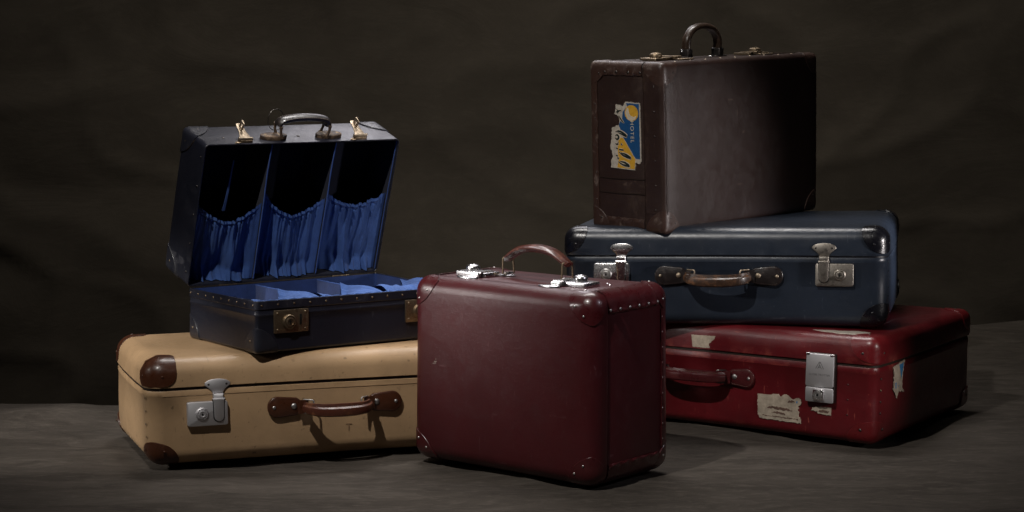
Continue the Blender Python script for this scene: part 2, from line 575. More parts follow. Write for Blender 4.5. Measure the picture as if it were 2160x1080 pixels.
def corner_cap(c, s, ext, r, t=0.0018, n=2.4, K=8, Mn=9):
    P_ = P()
    c = Vector(c)

    def surf(p, off):
        q = Vector((max(p.x, r), max(p.y, r), max(p.z, r)))
        d = p - q
        if d.length < 1e-9:
            d = Vector((-1, -1, -1))
        w = q + d.normalized() * (r + off)
        return Vector((c.x - s[0] * w.x, c.y - s[1] * w.y, c.z - s[2] * w.z))

    def loop(rho, off):
        out = []
        for f in range(3):
            for i in range(Mn):
                a = PI / 2 * i / Mn
                u = abs(math.cos(a)) ** (2 / n) * rho
                v = abs(math.sin(a)) ** (2 / n) * rho
                if f == 0:
                    p = Vector((u * ext[0], v * ext[1], 0))
                elif f == 1:
                    p = Vector((0, u * ext[1], v * ext[2]))
                else:
                    p = Vector((v * ext[0], 0, u * ext[2]))
                out.append(surf(p, off))
        return out

    rs = [loop(0.06, t)] + [loop(k / K, t) for k in range(1, K)] + [loop(0.985, t), loop(0.998, t * 0.6), loop(1.0, -0.0006)]
    rings(P_, rs, None, True, False)
    return P_


def edge_strip(A, B, c, d1, d2, w1, w2, r, t=0.0011, n=40, wave=0.0, puff=0.0, bumps=7):
    """binding wrapped over a rounded edge running from A to B along a box edge; d1, d2 point from the edge into the two faces"""
    P_ = P()
    A = Vector(A); B = Vector(B); d1 = Vector(d1); d2 = Vector(d2)
    rs = []
    for i in range(n + 1):
        o = A.lerp(B, i / n)
        sec = []
        wv = wave * math.sin(i * PI * 2 / n * 7)
        pf = puff * (1 - math.cos(2 * PI * (i / n * bumps))) * 0.5
        for k in range(4):
            w = w1 + wv + (r - w1 - wv) * k / 4
            off = t + pf * (0.4, 1.0, 1.0, 0.6)[k] if k else -0.0005
            sec.append(o + d1 * w - d2 * off)
            if k == 0:
                sec.append(o + d1 * (w - 0.0002) - d2 * t)
        for k in range(7):
            a = PI / 2 * k / 6
            q = o + d1 * r + d2 * r
            sec.append(q - d2 * (r + t) * math.cos(a) - d1 * (r + t) * math.sin(a))
        for k in range(1, 5):
            w = r + (w2 - wv - r) * k / 4
            sec.append(o + d2 * w - d1 * t)
            if k == 4:
                sec.append(o + d2 * (w + 0.0002) + d1 * 0.0005)
        rs.append(sec)
    rings(P_, rs, None, False, False, closed=False)
    return P_


# ------------------------------------------------------------------ fittings
def hasp_lock(case, mx, mat, mirror=1, fan_up=0.063, t=0.0075, ring_mat=None, name='lock', knob=0.0):
    """rectangular lock plate with key cylinder, long hasp tongue and fan-shaped flange riveted on the lid.
    frame: u along the case, v towards the lid, n outwards; mirror=1 puts the tongue on the +u side"""
    s = mirror
    p = P()
    plate(p, rrect(0.0372, 0.0226, 0.004, 4), t, 0.0012, mx)
    lock = case.part(name, p, mat)
    # rim groove beside the tongue
    tu = 0.0205 * s
    p = P()
    o = []
    w = 0.0088
    for i in range(11):
        a = PI + PI * i / 10
        o.append((tu + w * math.cos(a), -0.006 + w * math.sin(a)))
    o += [(tu + w * 1.08, 0.021), (tu + w * 1.25, 0.0262), (tu - w * 1.25, 0.0262), (tu - w * 1.08, 0.021)]
    plate(p, o, 0.0026, 0.0008, mx, t)
    tongue = case.part('hasp', p, mat, lock)
    p = P()
    og = [(tu + (x - tu) * 1.16, y * 1.0 - (0.0016 if y < 0.0 else 0)) for x, y in o]
    plate(p, og, 0.0005, 0.0001, mx, t)
    case.part('hasp_slot', p, M['hole'], lock)
    # knuckle
    p = P()
    plate(p, [(tu - w * 1.05, 0.0268), (tu + w * 1.05, 0.0268), (tu + w * 1.12, 0.0365), (tu - w * 1.12, 0.0365)], 0.0068, 0.0018, mx, 0.0012)
    case.part('knuckle', p, mat, lock)
    p = P()
    sweep(p, [(tu - w * 1.25, 0.0268, t + 0.0005), (tu + w * 1.25, 0.0268, t + 0.0005)], circle(0.0017, 10), (0, 0, 1), mx)
    case.part('hinge_pin', p, mat, lock)
    # fan flange
    p = P()
    f = [(tu - w * 1.1, 0.0372), (tu + w * 1.1, 0.0372), (tu + w * 1.5, 0.0435), (tu + 0.0235, 0.0515)]
    for i in range(1, 12):
        a = PI * i / 12
        f.append((tu + 0.0245 * math.cos(a), 0.0525 + (fan_up - 0.0525) * math.sin(a) ** 0.9))
    f += [(tu - 0.0235, 0.0515), (tu - w * 1.5, 0.0435)]
    plate(p, f, 0.0032, 0.001, mx)
    fan = case.part('flange', p, mat, lock)
    nn = mx.to_3x3() @ Vector((0, 0, 1))
    for q in (-1, 1):
        case.rivet(mx @ Vector((tu + q * 0.0165, 0.0530, 0.0032)), nn, 0.0021, M['dark_metal'], lock, 0.5)
    # key cylinder
    ku = -0.0105 * s
    km = mx @ Matrix.Translation((ku, 0.0005, t))
    p = P()
    if knob:
        lathe(p, [(0.0132, 0.0), (0.0132, knob * 0.55), (0.0122, knob * 0.85), (0.0100, knob)], 28, km, True, False)
        km = km @ Matrix.Translation((0, 0, knob - 0.0032))
    lathe(p, [(0.0122, 0.0), (0.0118, 0.0016), (0.0100, 0.0032), (0.0094, 0.0034), (0.0090, 0.0026), (0.0078, 0.0026), (0.0074, 0.0040), (0.0050, 0.0046), (0.0042, 0.0034), (0.001, 0.0034)], 28, km)
    cyl = case.part('key_cylinder', p, ring_mat or mat, lock)
    p = P()
    lathe(p, [(0.0019, 0), (0.0019, 0.0006)], 12, km @ Matrix.Translation((0, 0, 0.0034)))
    plate(p, [(-0.0008, -0.0036), (0.0008, -0.0036), (0.0008, 0.0), (-0.0008, 0.0)], 0.0006, 0.0001, km, 0.0034)
    case.part('keyhole', p, M['hole'], lock)
    return lock


def stitches(case, name, pts, nrm, parent, mat, ln=0.0026, r=0.00045, gap=0.0042, mx=None):
    p = P()
    pts = [Vector(q) for q in pts]
    acc = 0.0
    for a, b in zip(pts, pts[1:]):
        d = (b - a)
        Ln = d.length
        if Ln < 1e-7:
            continue
        d.normalize()
        while acc < Ln:
            q = a + d * acc
            sweep(p, [q - d * ln * 0.5, q - d * ln * 0.3, q + d * ln * 0.3, q + d * ln * 0.5], circle(r, 5), nrm, mx,
                  lambda t: (0.4, 0.4) if t < 0.1 or t > 0.9 else (1, 1))
            acc += gap
        acc -= Ln
    return case.part(name, p, mat, parent, stuff=True)


GRIP = [(-0.006, -0.0085), (-0.003, -0.0108), (0.003, -0.0108), (0.006, -0.0085), (0.0072, -0.002), (0.0062, 0.004), (0.0028, 0.0068), (0.0020, 0.0118),
        (-0.0020, 0.0118), (-0.0028, 0.0068), (-0.0062, 0.004), (-0.0072, -0.002)]


def strap_handle(case, mx, half, grip_mat, tab_mat, rivet_mat, ring_mat, out=0.036, droop=-0.006, thread=None, tab_len=0.062, tab_h=0.020):
    """front handle: leather grip on two metal loops held by stitched leather tabs"""
    thread = thread or M['thread']
    g0 = half - tab_len - 0.004
    path = arc_path([(-g0, 0.0, 0.015), (-g0 * 0.78, droop * 0.6, out * 0.82), (-g0 * 0.35, droop, out), (g0 * 0.35, droop, out), (g0 * 0.78, droop * 0.6, out * 0.82), (g0, 0.0, 0.015)], 7)
    p = P()
    sweep(p, path, GRIP, (0, 1, 0), mx, lambda t: (0.82 + 0.30 * math.sin(PI * t) ** 0.6, 0.72 + 0.36 * math.sin(PI * t) ** 0.5))
    h = case.part('handle', p, grip_mat)
    pts = [Vector(q) + Vector((0, 0.0088, 0.0030)) for q in path[3:-3]]
    stitches(case, 'stitching', pts, (0, 1, 0), h, thread, mx=mx)
    nn = mx.to_3x3() @ Vector((0, 0, 1))
    for s in (-1, 1):
        o = []
        x1 = half - tab_len
        for i in range(13):
            a = -PI / 2 + PI * i / 12
            o.append((half - tab_h * 0.95 + tab_h * 0.95 * math.cos(a), tab_h * math.sin(a)))
        o += [(x1 + 0.006, tab_h * 0.82), (x1, tab_h * 0.62), (x1, -tab_h * 0.62), (x1 + 0.006, -tab_h * 0.82)]
        if s < 0:
            o = [(-x, y) for x, y in reversed(o)]
        p = P()
        plate(p, o, 0.0052, 0.0016, mx)
        case.part('tab', p, tab_mat, h)
        ins = [(q[0] * 1.0 - s * 0.0, q[1] * 0.80) for q in o]
        cx = s * (half - tab_len * 0.5)
        ins = [((q[0] - cx) * 0.88 + cx, q[1] * 0.84, 0.0053) for q in o]
        stitches(case, 'stitching', ins + [ins[0]], (0, 0, 1), h, thread, 0.0022, 0.00035, 0.0036, mx)
        case.rivet(mx @ Vector((s * (half - 0.012), 0, 0.0052)), nn, 0.0036, rivet_mat, h, 0.55)
        case.rivet(mx @ Vector((s * (x1 + 0.012), 0.001, 0.0052)), nn, 0.0058, rivet_mat, h, 0.45)
        # leather loop round the metal ring
        p = P()
        lo = [(x1 + 0.004, -0.011), (x1 + 0.004, 0.011), (x1 - 0.012, 0.010), (x1 - 0.012, -0.010)]
        lo = [(s * x, y) for x, y in lo]
        if s > 0:
            lo.reverse()
        plate(p, lo, 0.008, 0.003, mx, 0.002)
        case.part('keeper', p, tab_mat, h)
        # metal loop
        xr = x1 - 0.009
        rp = []
        pr = [(xr + 0.004, 0.0128, 0.006), (xr + 0.004, -0.0128, 0.006), (xr - 0.013, -0.0128, 0.017), (xr - 0.013, 0.0128, 0.017)]
        for k in range(4):
            a = Vector(pr[k]); b = Vector(pr[(k + 1) % 4])
            for j in range(4):
                rp.append(a.lerp(b, 0.08 + 0.84 * j / 3))
        rp = [(s * q.x, q.y, q.z) for q in rp]
        p = P()
        sweep(p, rp, circle(0.0016, 8), (0, 0, 1), mx, None, True)
        case.part('metal_loop', p, ring_mat, h)
    return h


def arch_handle(case, mx, half, height, grip_mat, ring_mat, base_mat, ring_w=0.032, thick=1.0, thread=None):
    """handle standing up on two rectangular wire loops over oval base plates"""
    rh = height * 0.55
    path = arc_path([(-half - 0.004, 0, rh), (-half * 0.62, 0, height * 0.88), (-half * 0.2, 0, height), (half * 0.2, 0, height), (half * 0.62, 0, height * 0.88), (half + 0.004, 0, rh)], 8)
    p = P()
    sec = [(x * 1.25 * thick, y * 0.62 * thick) for x, y in [(-0.009, -0.004), (-0.006, -0.009), (0.006, -0.009), (0.009, -0.004), (0.0128, 0.0), (0.0128, 0.004), (0.009, 0.006), (0.006, 0.0105), (-0.006, 0.0105), (-0.009, 0.006), (-0.0128, 0.004), (-0.0128, 0.0)]]
    sweep(p, path, sec, (0, 0, 1), mx, lambda t: (0.80 + 0.25 * math.sin(PI * t) ** 0.6, 0.8 + 0.35 * math.sin(PI * t) ** 0.6))
    h = case.part('handle', p, grip_mat)
    for s in (-1, 1):
        pts = [Vector(q) + Vector((0, s * 0.0128 * thick, 0.0034)) for q in path[4:-4]]
        stitches(case, 'stitching', pts, (0, 1, 0), h, thread or M['thread'], mx=mx)
        w = ring_w / 2
        pr = [(s * half, -w, 0.004), (s * half, w, 0.004), (s * (half + 0.001), w * 0.86, rh + 0.004), (s * (half + 0.001), -w * 0.86, rh + 0.004)]
        rp = []
        for k in range(4):
            a = Vector(pr[k]); b = Vector(pr[(k + 1) % 4])
            for j in range(5):
                rp.append(a.lerp(b, 0.06 + 0.88 * j / 4))
        p = P()
        sweep(p, rp, circle(0.0017, 8), (1, 0, 0), mx, None, True)
        case.part('metal_loop', p, ring_mat, h)
        p = P()
        el = [(s * (half + 0.004) + 0.019 * math.cos(2 * PI * i / 24), 0.0125 * math.sin(2 * PI * i / 24)) for i in range(24)]
        plate(p, el, 0.0022, 0.0008, mx)
        sweep(p, [(s * half, -0.010, 0.0042), (s * half, 0.010, 0.0042)], circle(0.0034, 10), (0, 0, 1), mx)
        case.part('base_plate', p, base_mat, h)
    return h


def torn(poly, amp, sub=5, seed=1):
    rnd = random.Random(seed)
    out = []
    for i in range(len(poly)):
        a = Vector(poly[i][:2]); b = Vector(poly[(i + 1) % len(poly)][:2])
        rough_ = poly[i][2] if len(poly[i]) > 2 else 1
        n = max(1, int(sub * (b - a).length / 0.02))
        d = (b - a)
        nr = Vector((-d.y, d.x)).normalized()
        for k in range(n):
            q = a.lerp(b, k / n)
            if k:
                q = q + nr * rnd.uniform(-amp, amp) * rough_
            out.append((q.x, q.y))
    return out


def paper(case, name, outline, mx, mat, parent=None, t=0.0004, z0=0.0, label=None):
    # concave outlines: triangulate the top, add a thin wall
    P_ = P()
    n = len(outline)
    bm = bmesh.new()
    vs_ = [bm.verts.new((x, y, z0 + t)) for x, y in outline]
    bm.faces.new(vs_)
    bmesh.ops.triangulate(bm, faces=bm.faces[:])
    bm.verts.index_update()
    top_v = [v.co.copy() for v in bm.verts]
    top_f = [[v.index for v in f.verts] for f in bm.faces]
    bm.free()
    P_.add(top_v + [Vector((x, y, z0 - 0.0015)) for x, y in outline], top_f + [[i, (i + 1) % n, n + (i + 1) % n, n + i] for i in range(n)], mx)
    return case.part(name, P_, mat, parent, label=label)


def text_mesh(case, name, txt, size, mx, mat, parent, t=0.00025, spacing=1.0):
    cu = bpy.data.curves.new('lettering', 'FONT')
    cu.body = txt
    cu.size = size
    cu.align_x = 'CENTER'
    cu.align_y = 'CENTER'
    cu.space_character = spacing
    cu.extrude = t
    to = bpy.data.objects.new('lettering', cu)
    col.objects.link(to)
    dg = bpy.context.evaluated_depsgraph_get()
    me = bpy.data.meshes.new_from_object(to.evaluated_get(dg))
    P_ = P()
    P_.add([v.co.copy() for v in me.vertices], [list(f.vertices) for f in me.polygons], mx)
    bpy.data.objects.remove(to)
    bpy.data.curves.remove(cu)
    bpy.data.meshes.remove(me)
    return case.part(name, P_, mat, parent)


def stroke(case, name, pts, width, mx, mat, parent, z0=0.0, t=0.0003, taper=True):
    path = arc_path([Vector((x, y, 0)) for x, y in pts], 5) if len(pts) > 2 else [Vector((x, y, 0)) for x, y in pts]
    n = len(path)
    Lf, Rt = [], []
    for i, p in enumerate(path):
        d = (path[min(i + 1, n - 1)] - path[max(i - 1, 0)]).normalized()
        k = math.sin(PI * (i + 0.6) / (n + 0.2)) ** 0.6 if taper else 1.0
        nr = Vector((-d.y, d.x, 0)) * width * 0.5 * k
        Lf.append(p + nr)
        Rt.append(p - nr)
    P_ = P()
    vs_ = [Vector((q.x, q.y, z0 + t)) for q in Lf] + [Vector((q.x, q.y, z0 + t)) for q in Rt]
    fs_ = [[i, i + 1, n + i + 1, n + i] for i in range(n - 1)]
    P_.add(vs_, fs_, mx)
    return case.part(name, P_, mat, parent)


# ------------------------------------------------------------------ setting: canvas floor and backdrop
def edge_y(x):
    """far edge of the canvas-covered platform, nearer on the left"""
    t = min(1.15, max(0, (x + 0.80) / 2.0))
    t = t * t * (2.2 - 1.2 * t) if t < 1 else t
    return 0.86 + 1.20 * t


def grid_obj(name, nu, nv, fn, mat):
    vs_ = [fn(i / nu, j / nv) for j in range(nv + 1) for i in range(nu + 1)]
    fs_ = [[j * (nu + 1) + i, j * (nu + 1) + i + 1, (j + 1) * (nu + 1) + i + 1, (j + 1) * (nu + 1) + i] for j in range(nv) for i in range(nu)]
    me = bpy.data.meshes.new(name)
    me.from_pydata([tuple(v) for v in vs_], [], fs_)
    me.polygons.foreach_set('use_smooth', [True] * len(me.polygons))
    me.materials.append(mat)
    o = bpy.data.objects.new(name, me)
    col.objects.link(o)
    o['kind'] = 'structure'
    return o


def floor_pt(u, v):
    x = -3.2 + 6.4 * u
    y0 = -2.4
    ye = edge_y(x)
    if v > 0.90:                                   # the canvas rolls over the platform's far edge and hangs down
        k = (v - 0.90) / 0.10
        y = ye + 0.02 * math.sin(min(1, k * 4) * PI / 2)
        return Vector((x, y + 0.01 * noise.noise(Vector((x * 3, k * 2, 8))) * k, -0.006 - 0.02 * (1 - math.cos(min(1, k * 4) * PI / 2)) - 0.45 * max(0, k - 0.25)))
    y = y0 + (ye - y0) * v / 0.90
    z = -0.0105
    z += 0.007 * noise.noise(Vector((x * 1.6, y * 4.0, 3.1))) + 0.006 * abs(noise.noise(Vector((x * 2.6 + 5 + y, y * 8.0, 1.0)))) + 0.0016 * noise.noise(Vector((x * 9 + 5, y * 26.0, 1.0)))
    z += 0.0045 * (1 - abs(noise.noise(Vector((x * 1.4 + 0.6 * y, y * 3.6 - 0.5 * x, 21.0))))) ** 9 + 0.0025 * (1 - abs(noise.noise(Vector((x * 3.4 - y, y * 7.5 + 0.8 * x, 31.0))))) ** 8 - 0.003
    # soft folds added beside the cream case, shaped to form a bright lit band
    k = max(0, min(1, (-0.72 - x) / 0.2))
    z += k * (0.022 * math.exp(-((y - 0.76) / 0.11) ** 2) - 0.003 * math.exp(-((y - 0.42) / 0.03) ** 2))
    z = min(z, -0.0015) if k == 0 else z
    w = max(0, (v - 0.88) / 0.02)
    return Vector((x, y, z * (1 - w) - 0.006 * w))


def wall_pt(u, v):
    x = -3.6 + 7.2 * u
    yw = 2.38 + 0.05 * x
    z = -0.75 + 4.2 * v
    d = 0.030 * noise.noise(Vector((x * 0.9 + z * 0.6, z * 1.2, 7))) - 0.020 * abs(noise.noise(Vector((x * 1.4 + z * 1.9, z * 2.1 - x * 1.0, 2)))) - 0.008 * abs(noise.noise(Vector((x * 3.7 - z * 2.9, z * 4.0 + x * 1.8, 12))))
    d -= 0.014 * (1 - abs(noise.noise(Vector((x * 0.8 + z * 1.1, z * 1.3 - x * 0.7, 41))))) ** 10 + 0.010 * (1 - abs(noise.noise(Vector((x * 1.9 - z * 1.7, z * 2.6 + x, 51))))) ** 10
    return Vector((x, yw + d, z))


grid_obj('floor', 300, 320, floor_pt, M['floor'])
grid_obj('backdrop', 300, 200, wall_pt, M['wall'])


# ------------------------------------------------------------------ cream suitcase
def lying_case(case, zs, body_mat, seam_mat, cap_mat, cap_rivet, cap_ext, low_ext, capn=3.0, over=0.0015, lip=0.010, gap=0.0028):
    L, D, H, r = case.L, case.D, case.H, case.r
    body = case.part('body', shell(L - 2 * over, D - 2 * over, r, bottom_profile(0, zs - gap, r, lip=lip)), body_mat)
    lid = case.part('lid', shell(L, D, r, top_profile(zs + gap, H, r)), body_mat)
    sp = shell(L - 0.006, D - 0.006, r, [(0.002, zs - gap - 0.004), (0, zs - gap - 0.002), (0, zs + gap + 0.002), (0.002, zs + gap + 0.004)], cap1=False)
    case.part('seam_strip', sp, seam_mat)
    for sx in (-1, 1):
        for sy in (-1, 1):
            cp = case.part('corner_cap', corner_cap((sx * L / 2, sy * D / 2, H), (sx, sy, 1), cap_ext, r, 0.002, capn), cap_mat, lid)
            cb = case.part('corner_cap', corner_cap((sx * (L / 2 - over), sy * (D / 2 - over), 0), (sx, sy, -1), low_ext, r, 0.002, 2.3), cap_mat, body)
            for prt, z, e in ((cp, H - cap_ext[2] * 0.62, cap_ext), (cb, low_ext[2] * 0.62, low_ext)):
                case.rivet((sx * (L / 2 - e[0] * 0.52), sy * (D / 2 + 0.0016), z), (0, sy, 0), 0.0030, cap_rivet, prt, 0.5)
                case.rivet((sx * (L / 2 + 0.0016), sy * (D / 2 - e[1] * 0.52), z), (sx, 0, 0), 0.0030, cap_rivet, prt, 0.5)
            case.rivet((sx * (L / 2 - cap_ext[0] * 0.5), sy * (D / 2 - cap_ext[1] * 0.5), H + 0.0014), (0, 0, 1), 0.0030, cap_rivet, cp, 0.5)
    return body, lid


cs = Case('cream_suitcase', 'cream fibre suitcase with brown leather corners lying on the canvas floor', (-0.3958, 0.4836, 0), (0.353, 0, 0), 0.7117, 0.3748, 0.1977, 0.030, dome=0.003, bulge=0.009)
body, lid = lying_case(cs, 0.1425, M['cream'], M['seam'], M['tan_leather'], M['tan_leather'], (0.056, 0.052, 0.0505), (0.056, 0.050, 0.046), 5.0)
hasp_lock(cs, cs.front(-0.2472, 0.0955, -0.0016), M['steel_plate'], 1)
hasp_lock(cs, cs.front(0.2472, 0.0955, -0.0016), M['steel_plate'], -1)
strap_handle(cs, cs.front(-0.005, 0.0985, -0.0016), 0.130, M['handle_tan'], M['tan_leather'], M['nickel'], M['nickel'], 0.040, -0.004)
for sx in (-1, 1):
    for k in range(4):
        cs.rivet((sx * (0.3545 - 0.0005), -0.165, 0.126 - 0.024 * k), (sx, 0, 0), 0.0023, M['dark_metal'], body, 0.35)
for k in range(11):
    cs.rivet((-0.3545, -0.135 + 0.027 * k, 0.0225), (-1, 0, -0.1), 0.0018, M['brass'], body, 0.5)
text_mesh(cs, 'stamped_letter', 'T', 0.020, cs.front(0.022, 0.052, -0.0022), M['stamp'], body, 0.0002)

# ------------------------------------------------------------------ red suitcase
rs_ = Case('red_suitcase', 'red fibre suitcase with torn paper labels, lowest of the stack', (0.5223, 0.8227, 0), (-0.592, 0, 0), 0.7798, 0.5116, 0.2096, 0.020, dome=0.003, bulge=0.006)
body, lid = lying_case(rs_, 0.1535, M['red'], M['seam'], M['red_cap'], M['dark_metal'], (0.056, 0.056, 0.050), (0.058, 0.058, 0.046), 2.4, 0.0015, 0.012)
strap_handle(rs_, rs_.front(0.0, 0.1065, -0.0016), 0.133, M['handle_red'], M['handle_red'], M['nickel'], M['dark_metal'], 0.036, 0.001, M['thread_light'], tab_len=0.056, tab_h=0.0195)
for sx in (-1, 1):
    mx = rs_.front(sx * 0.277, 0.124, -0.0016)
    p = P(); plate(p, rrect(0.0305, 0.0485, 0.003, 4), 0.010, 0.001, mx @ Matrix.Translation((0, 0, 0)))
    back = rs_.part('lock', p, M['dark_metal'])
    p = P(); plate(p, rrect(0.0292, 0.0325, 0.0045, 5), 0.003, 0.001, mx @ Matrix.Translation((0, 0.0148, 0)), 0.010)
    cover = rs_.part('cover_plate', p, M['steel_plate'], back)
    p = P(); plate(p, rrect(0.0292, 0.0145, 0.0035, 5), 0.0022, 0.0009, mx @ Matrix.Translation((0, -0.0335, 0)), 0.010)
    rs_.part('lower_plate', p, M['steel_plate'], back)
    for s in (-1, 1):
        p = P(); plate(p, rrect(0.0042, 0.0022, 0.001, 3), 0.0044, 0.0009, mx @ Matrix.Translation((s * 0.0255, 0.0465, 0)), 0.010)
        rs_.part('hinge_knuckle', p, M['chrome'], back)
    km = mx @ Matrix.Translation((0.0, -0.0325, 0.0122))
    p = P(); plate(p, rrect(0.0112, 0.0112, 0.0042, 5), 0.006, 0.0012, km)
    rs_.part('key_knob', p, M['chrome'], back)
    p = P(); lathe(p, [(0.0092, 0), (0.0092, 0.0008), (0.0078, 0.0010), (0.0074, 0.0003), (0.0064, 0.0003), (0.006, 0.0012), (0.0034, 0.0014), (0.0028, 0.0004), (0.0005, 0.0004)], 24, km @ Matrix.Translation((0, 0, 0.006)))
    rs_.part('key_cylinder', p, M['nickel'], back)
    p = P(); lathe(p, [(0.0022, 0), (0.0022, 0.0005)], 12, km @ Matrix.Translation((0, 0, 0.0066)))
    lathe(p, [(0.0091, 0), (0.0091, 0.0002)], 24, km @ Matrix.Translation((0, 0, 0.0058)))
    rs_.part('keyhole', p, M['hole'], back)
    text_mesh(rs_, 'engraved_lettering', 'GLOBE TROTTER', 0.0052, mx @ Matrix.Translation((0, 0.0065, 0.0131)), M['engrave'], back, 0.0001, 1.12)
    em = mx @ Matrix.Translation((0, 0.0245, 0.0130))
    for pts in ([(-0.0082, -0.006), (-0.001, 0.0075)], [(0.001, 0.0075), (0.0082, -0.006)], [(-0.004, -0.006), (0.0, 0.002)], [(0.0, 0.002), (0.004, -0.006)], [(-0.0026, -0.0035), (0.0026, -0.0035)], [(0, 0.0075), (0, -0.002)]):
        stroke(rs_, 'engraved_mark', pts, 0.0012, em, M['engrave'], back, 0.0, 0.0002, False)
for k in range(5):
    rs_.rivet((0.3885, -0.232, 0.128 - 0.0225 * k), (1, 0, 0), 0.0026, M['brass'] if k == 1 else M['dark_metal'], body, 0.5)
for k in range(3):
    rs_.rivet((0.331 + 0.0 * k, -0.2545, 0.115 - 0.03 * k), (0, -1, 0), 0.0016, M['dark_metal'], body, 0.4)
# torn labels
fm = rs_.front(0, 0, -0.0014)
big = torn([(0.1396, 0.0780, 0.6), (0.1392, 0.0360, 0.7), (0.1440, 0.0288, 0.6), (0.2340, 0.0265, 0.4), (0.2338, 0.0345, 1), (0.2290, 0.0420, 1), (0.2275, 0.0590, 1), (0.2345, 0.0690, 1), (0.2340, 0.0755, 2), (0.2170, 0.0735, 2), (0.2050, 0.0800, 2), (0.1880, 0.0770, 2), (0.1730, 0.0810, 2), (0.1610, 0.0700, 2), (0.1480, 0.0660, 2)], 0.0018, 9, 3)
lb = paper(rs_, 'torn_label', big, fm, M['paper'], None, 0.0004, label='large torn cream paper label')
for k, (pl, sd) in enumerate([([(0.160, 0.0520), (0.196, 0.0490), (0.216, 0.0500), (0.204, 0.0550), (0.186, 0.0545), (0.170, 0.0560)], 4), ([(0.170, 0.0420), (0.200, 0.0410), (0.196, 0.0450), (0.178, 0.0455)], 5), ([(0.1500, 0.0345), (0.2280, 0.0335), (0.2280, 0.0350), (0.1500, 0.0362)], 6), ([(0.205, 0.0660), (0.222, 0.0685), (0.215, 0.0720), (0.206, 0.0690)], 8)]):
    paper(rs_, 'worn_patch', torn(pl, 0.0013, 12, sd), fm, M['paper_dark'], lb, 0.0003, 0.0003)
paper(rs_, 'ink_mark', torn([(0.2235, 0.0665), (0.2265, 0.0672), (0.2262, 0.0715), (0.2240, 0.0712)], 0.0004, 10, 9), fm, M['ink_pale_blue'], lb, 0.0003, 0.0003)
sm = torn([(0.2545, 0.0560, 2.5), (0.2650, 0.0650, 0.5), (0.2980, 0.0655, 0.5), (0.2975, 0.0500, 1), (0.2740, 0.0515, 1.5), (0.2680, 0.0560, 1)], 0.0014, 10, 11)[::-1]
lb2 = paper(rs_, 'torn_label', sm, fm, M['paper'], None, 0.0004, label='small torn paper scrap')
paper(rs_, 'worn_patch', torn([(0.268, 0.0555), (0.290, 0.0535), (0.294, 0.0575), (0.280, 0.0600)], 0.0012, 12, 12), fm, M['paper_dark'], lb2, 0.0003, 0.0003)
lt = torn([(-0.014, 0.1840, 1.4), (-0.008, 0.1760, 1), (0.004, 0.1740, 1), (0.010, 0.1680, 1), (0.007, 0.1640, 1), (-0.008, 0.1625, 1), (-0.010, 0.1600, 0.5), (0.030, 0.1600, 1), (0.027, 0.1685, 1), (0.036, 0.1765, 1), (0.042, 0.1850, 0.6)], 0.0012, 9, 14)
paper(rs_, 'torn_label', lt, rs_.front(0, 0), M['paper'], None, 0.0004, label='torn paper scrap on the lid')
tm = rs_.top(0, 0)
tp = torn([(0.2350, -0.2150, 1), (0.2600, -0.2290, 1), (0.2850, -0.2310, 1.6), (0.3030, -0.2375, 1), (0.3250, -0.2330, 1.5), (0.3480, -0.2250, 0.6), (0.3480, -0.1900, 1.5), (0.3200, -0.1830, 1), (0.2980, -0.1950, 1.5), (0.2700, -0.2020, 1)], 0.0018, 9, 15)
paper(rs_, 'torn_label', tp, tm, M['paper_white'], None, 0.0004, label='torn cream paper strip on top of the lid')
rm = rs_.right(0, 0)
rp_ = torn([(-0.1820, 0.1440, 1), (-0.1760, 0.1300, 1.2), (-0.1760, 0.1120, 1), (-0.1800, 0.1010, 0.6), (-0.1720, 0.0930, 0.8), (-0.1610, 0.0800, 0.6), (-0.1540, 0.0930, 1), (-0.1280, 0.0900, 1), (-0.1380, 0.1010, 1.2), (-0.1360, 0.1250, 1), (-0.1240, 0.1530, 0.6)], 0.002, 9, 17)
lb3 = paper(rs_, 'torn_label', rp_, rm, M['paper'], None, 0.0004, label='torn cream label with blue ink')
for pl in ([(-0.152, 0.146), (-0.130, 0.148), (-0.134, 0.138), (-0.140, 0.128), (-0.142, 0.116), (-0.146, 0.128)], [(-0.171, 0.112), (-0.165, 0.113), (-0.166, 0.100), (-0.170, 0.102)], [(-0.160, 0.108), (-0.155, 0.106), (-0.157, 0.101)]):
    paper(rs_, 'ink_mark', torn(pl, 0.0010, 9, 18), rm, M['ink_pale_blue'], lb3, 0.0003, 0.0003)
# cracked edge of the covering on the lid
stroke(rs_, 'crack', [(0.318, -0.100), (0.322, -0.040), (0.316, 0.0), (0.3285, 0.05), (0.326, 0.10), (0.334, 0.17)], 0.0016, rs_.top(0, 0), M['emboss'], lid, 0.0002)

# ------------------------------------------------------------------ slate blue suitcase
bs = Case('blue_suitcase', 'slate blue fibre suitcase with glossy navy corners stacked on the red suitcase', (0.4805, 0.7864, 0.2095), (-0.2508, 0.0019, -0.0212), 0.6543, 0.4529, 0.1991, 0.026, dome=0.001, bulge=0.006)
body, lid = lying_case(bs, 0.1415, M['blue'], M['seam_navy'], M['navy_leather'], M['navy_leather'], (0.050, 0.055, 0.052), (0.052, 0.055, 0.050), 2.2, 0.0012, 0.010, 0.0018)
hasp_lock(bs, bs.front(-0.2250, 0.1050, -0.0016), M['chrome'], 1, ring_mat=M['nickel'])
hasp_lock(bs, bs.front(0.2250, 0.1060, -0.0016), M['old_nickel'], -1)
strap_handle(bs, bs.front(-0.006, 0.1020, -0.0016), 0.130, M['handle_old'], M['black_leather'], M['bright_brass'], M['bright_brass'], 0.040, -0.006)
for k in range(6):
    bs.rivet((0.3262, -0.195, 0.128 - 0.0165 * k), (1, 0, 0), 0.0018, M['navy_leather'], body, 0.5)

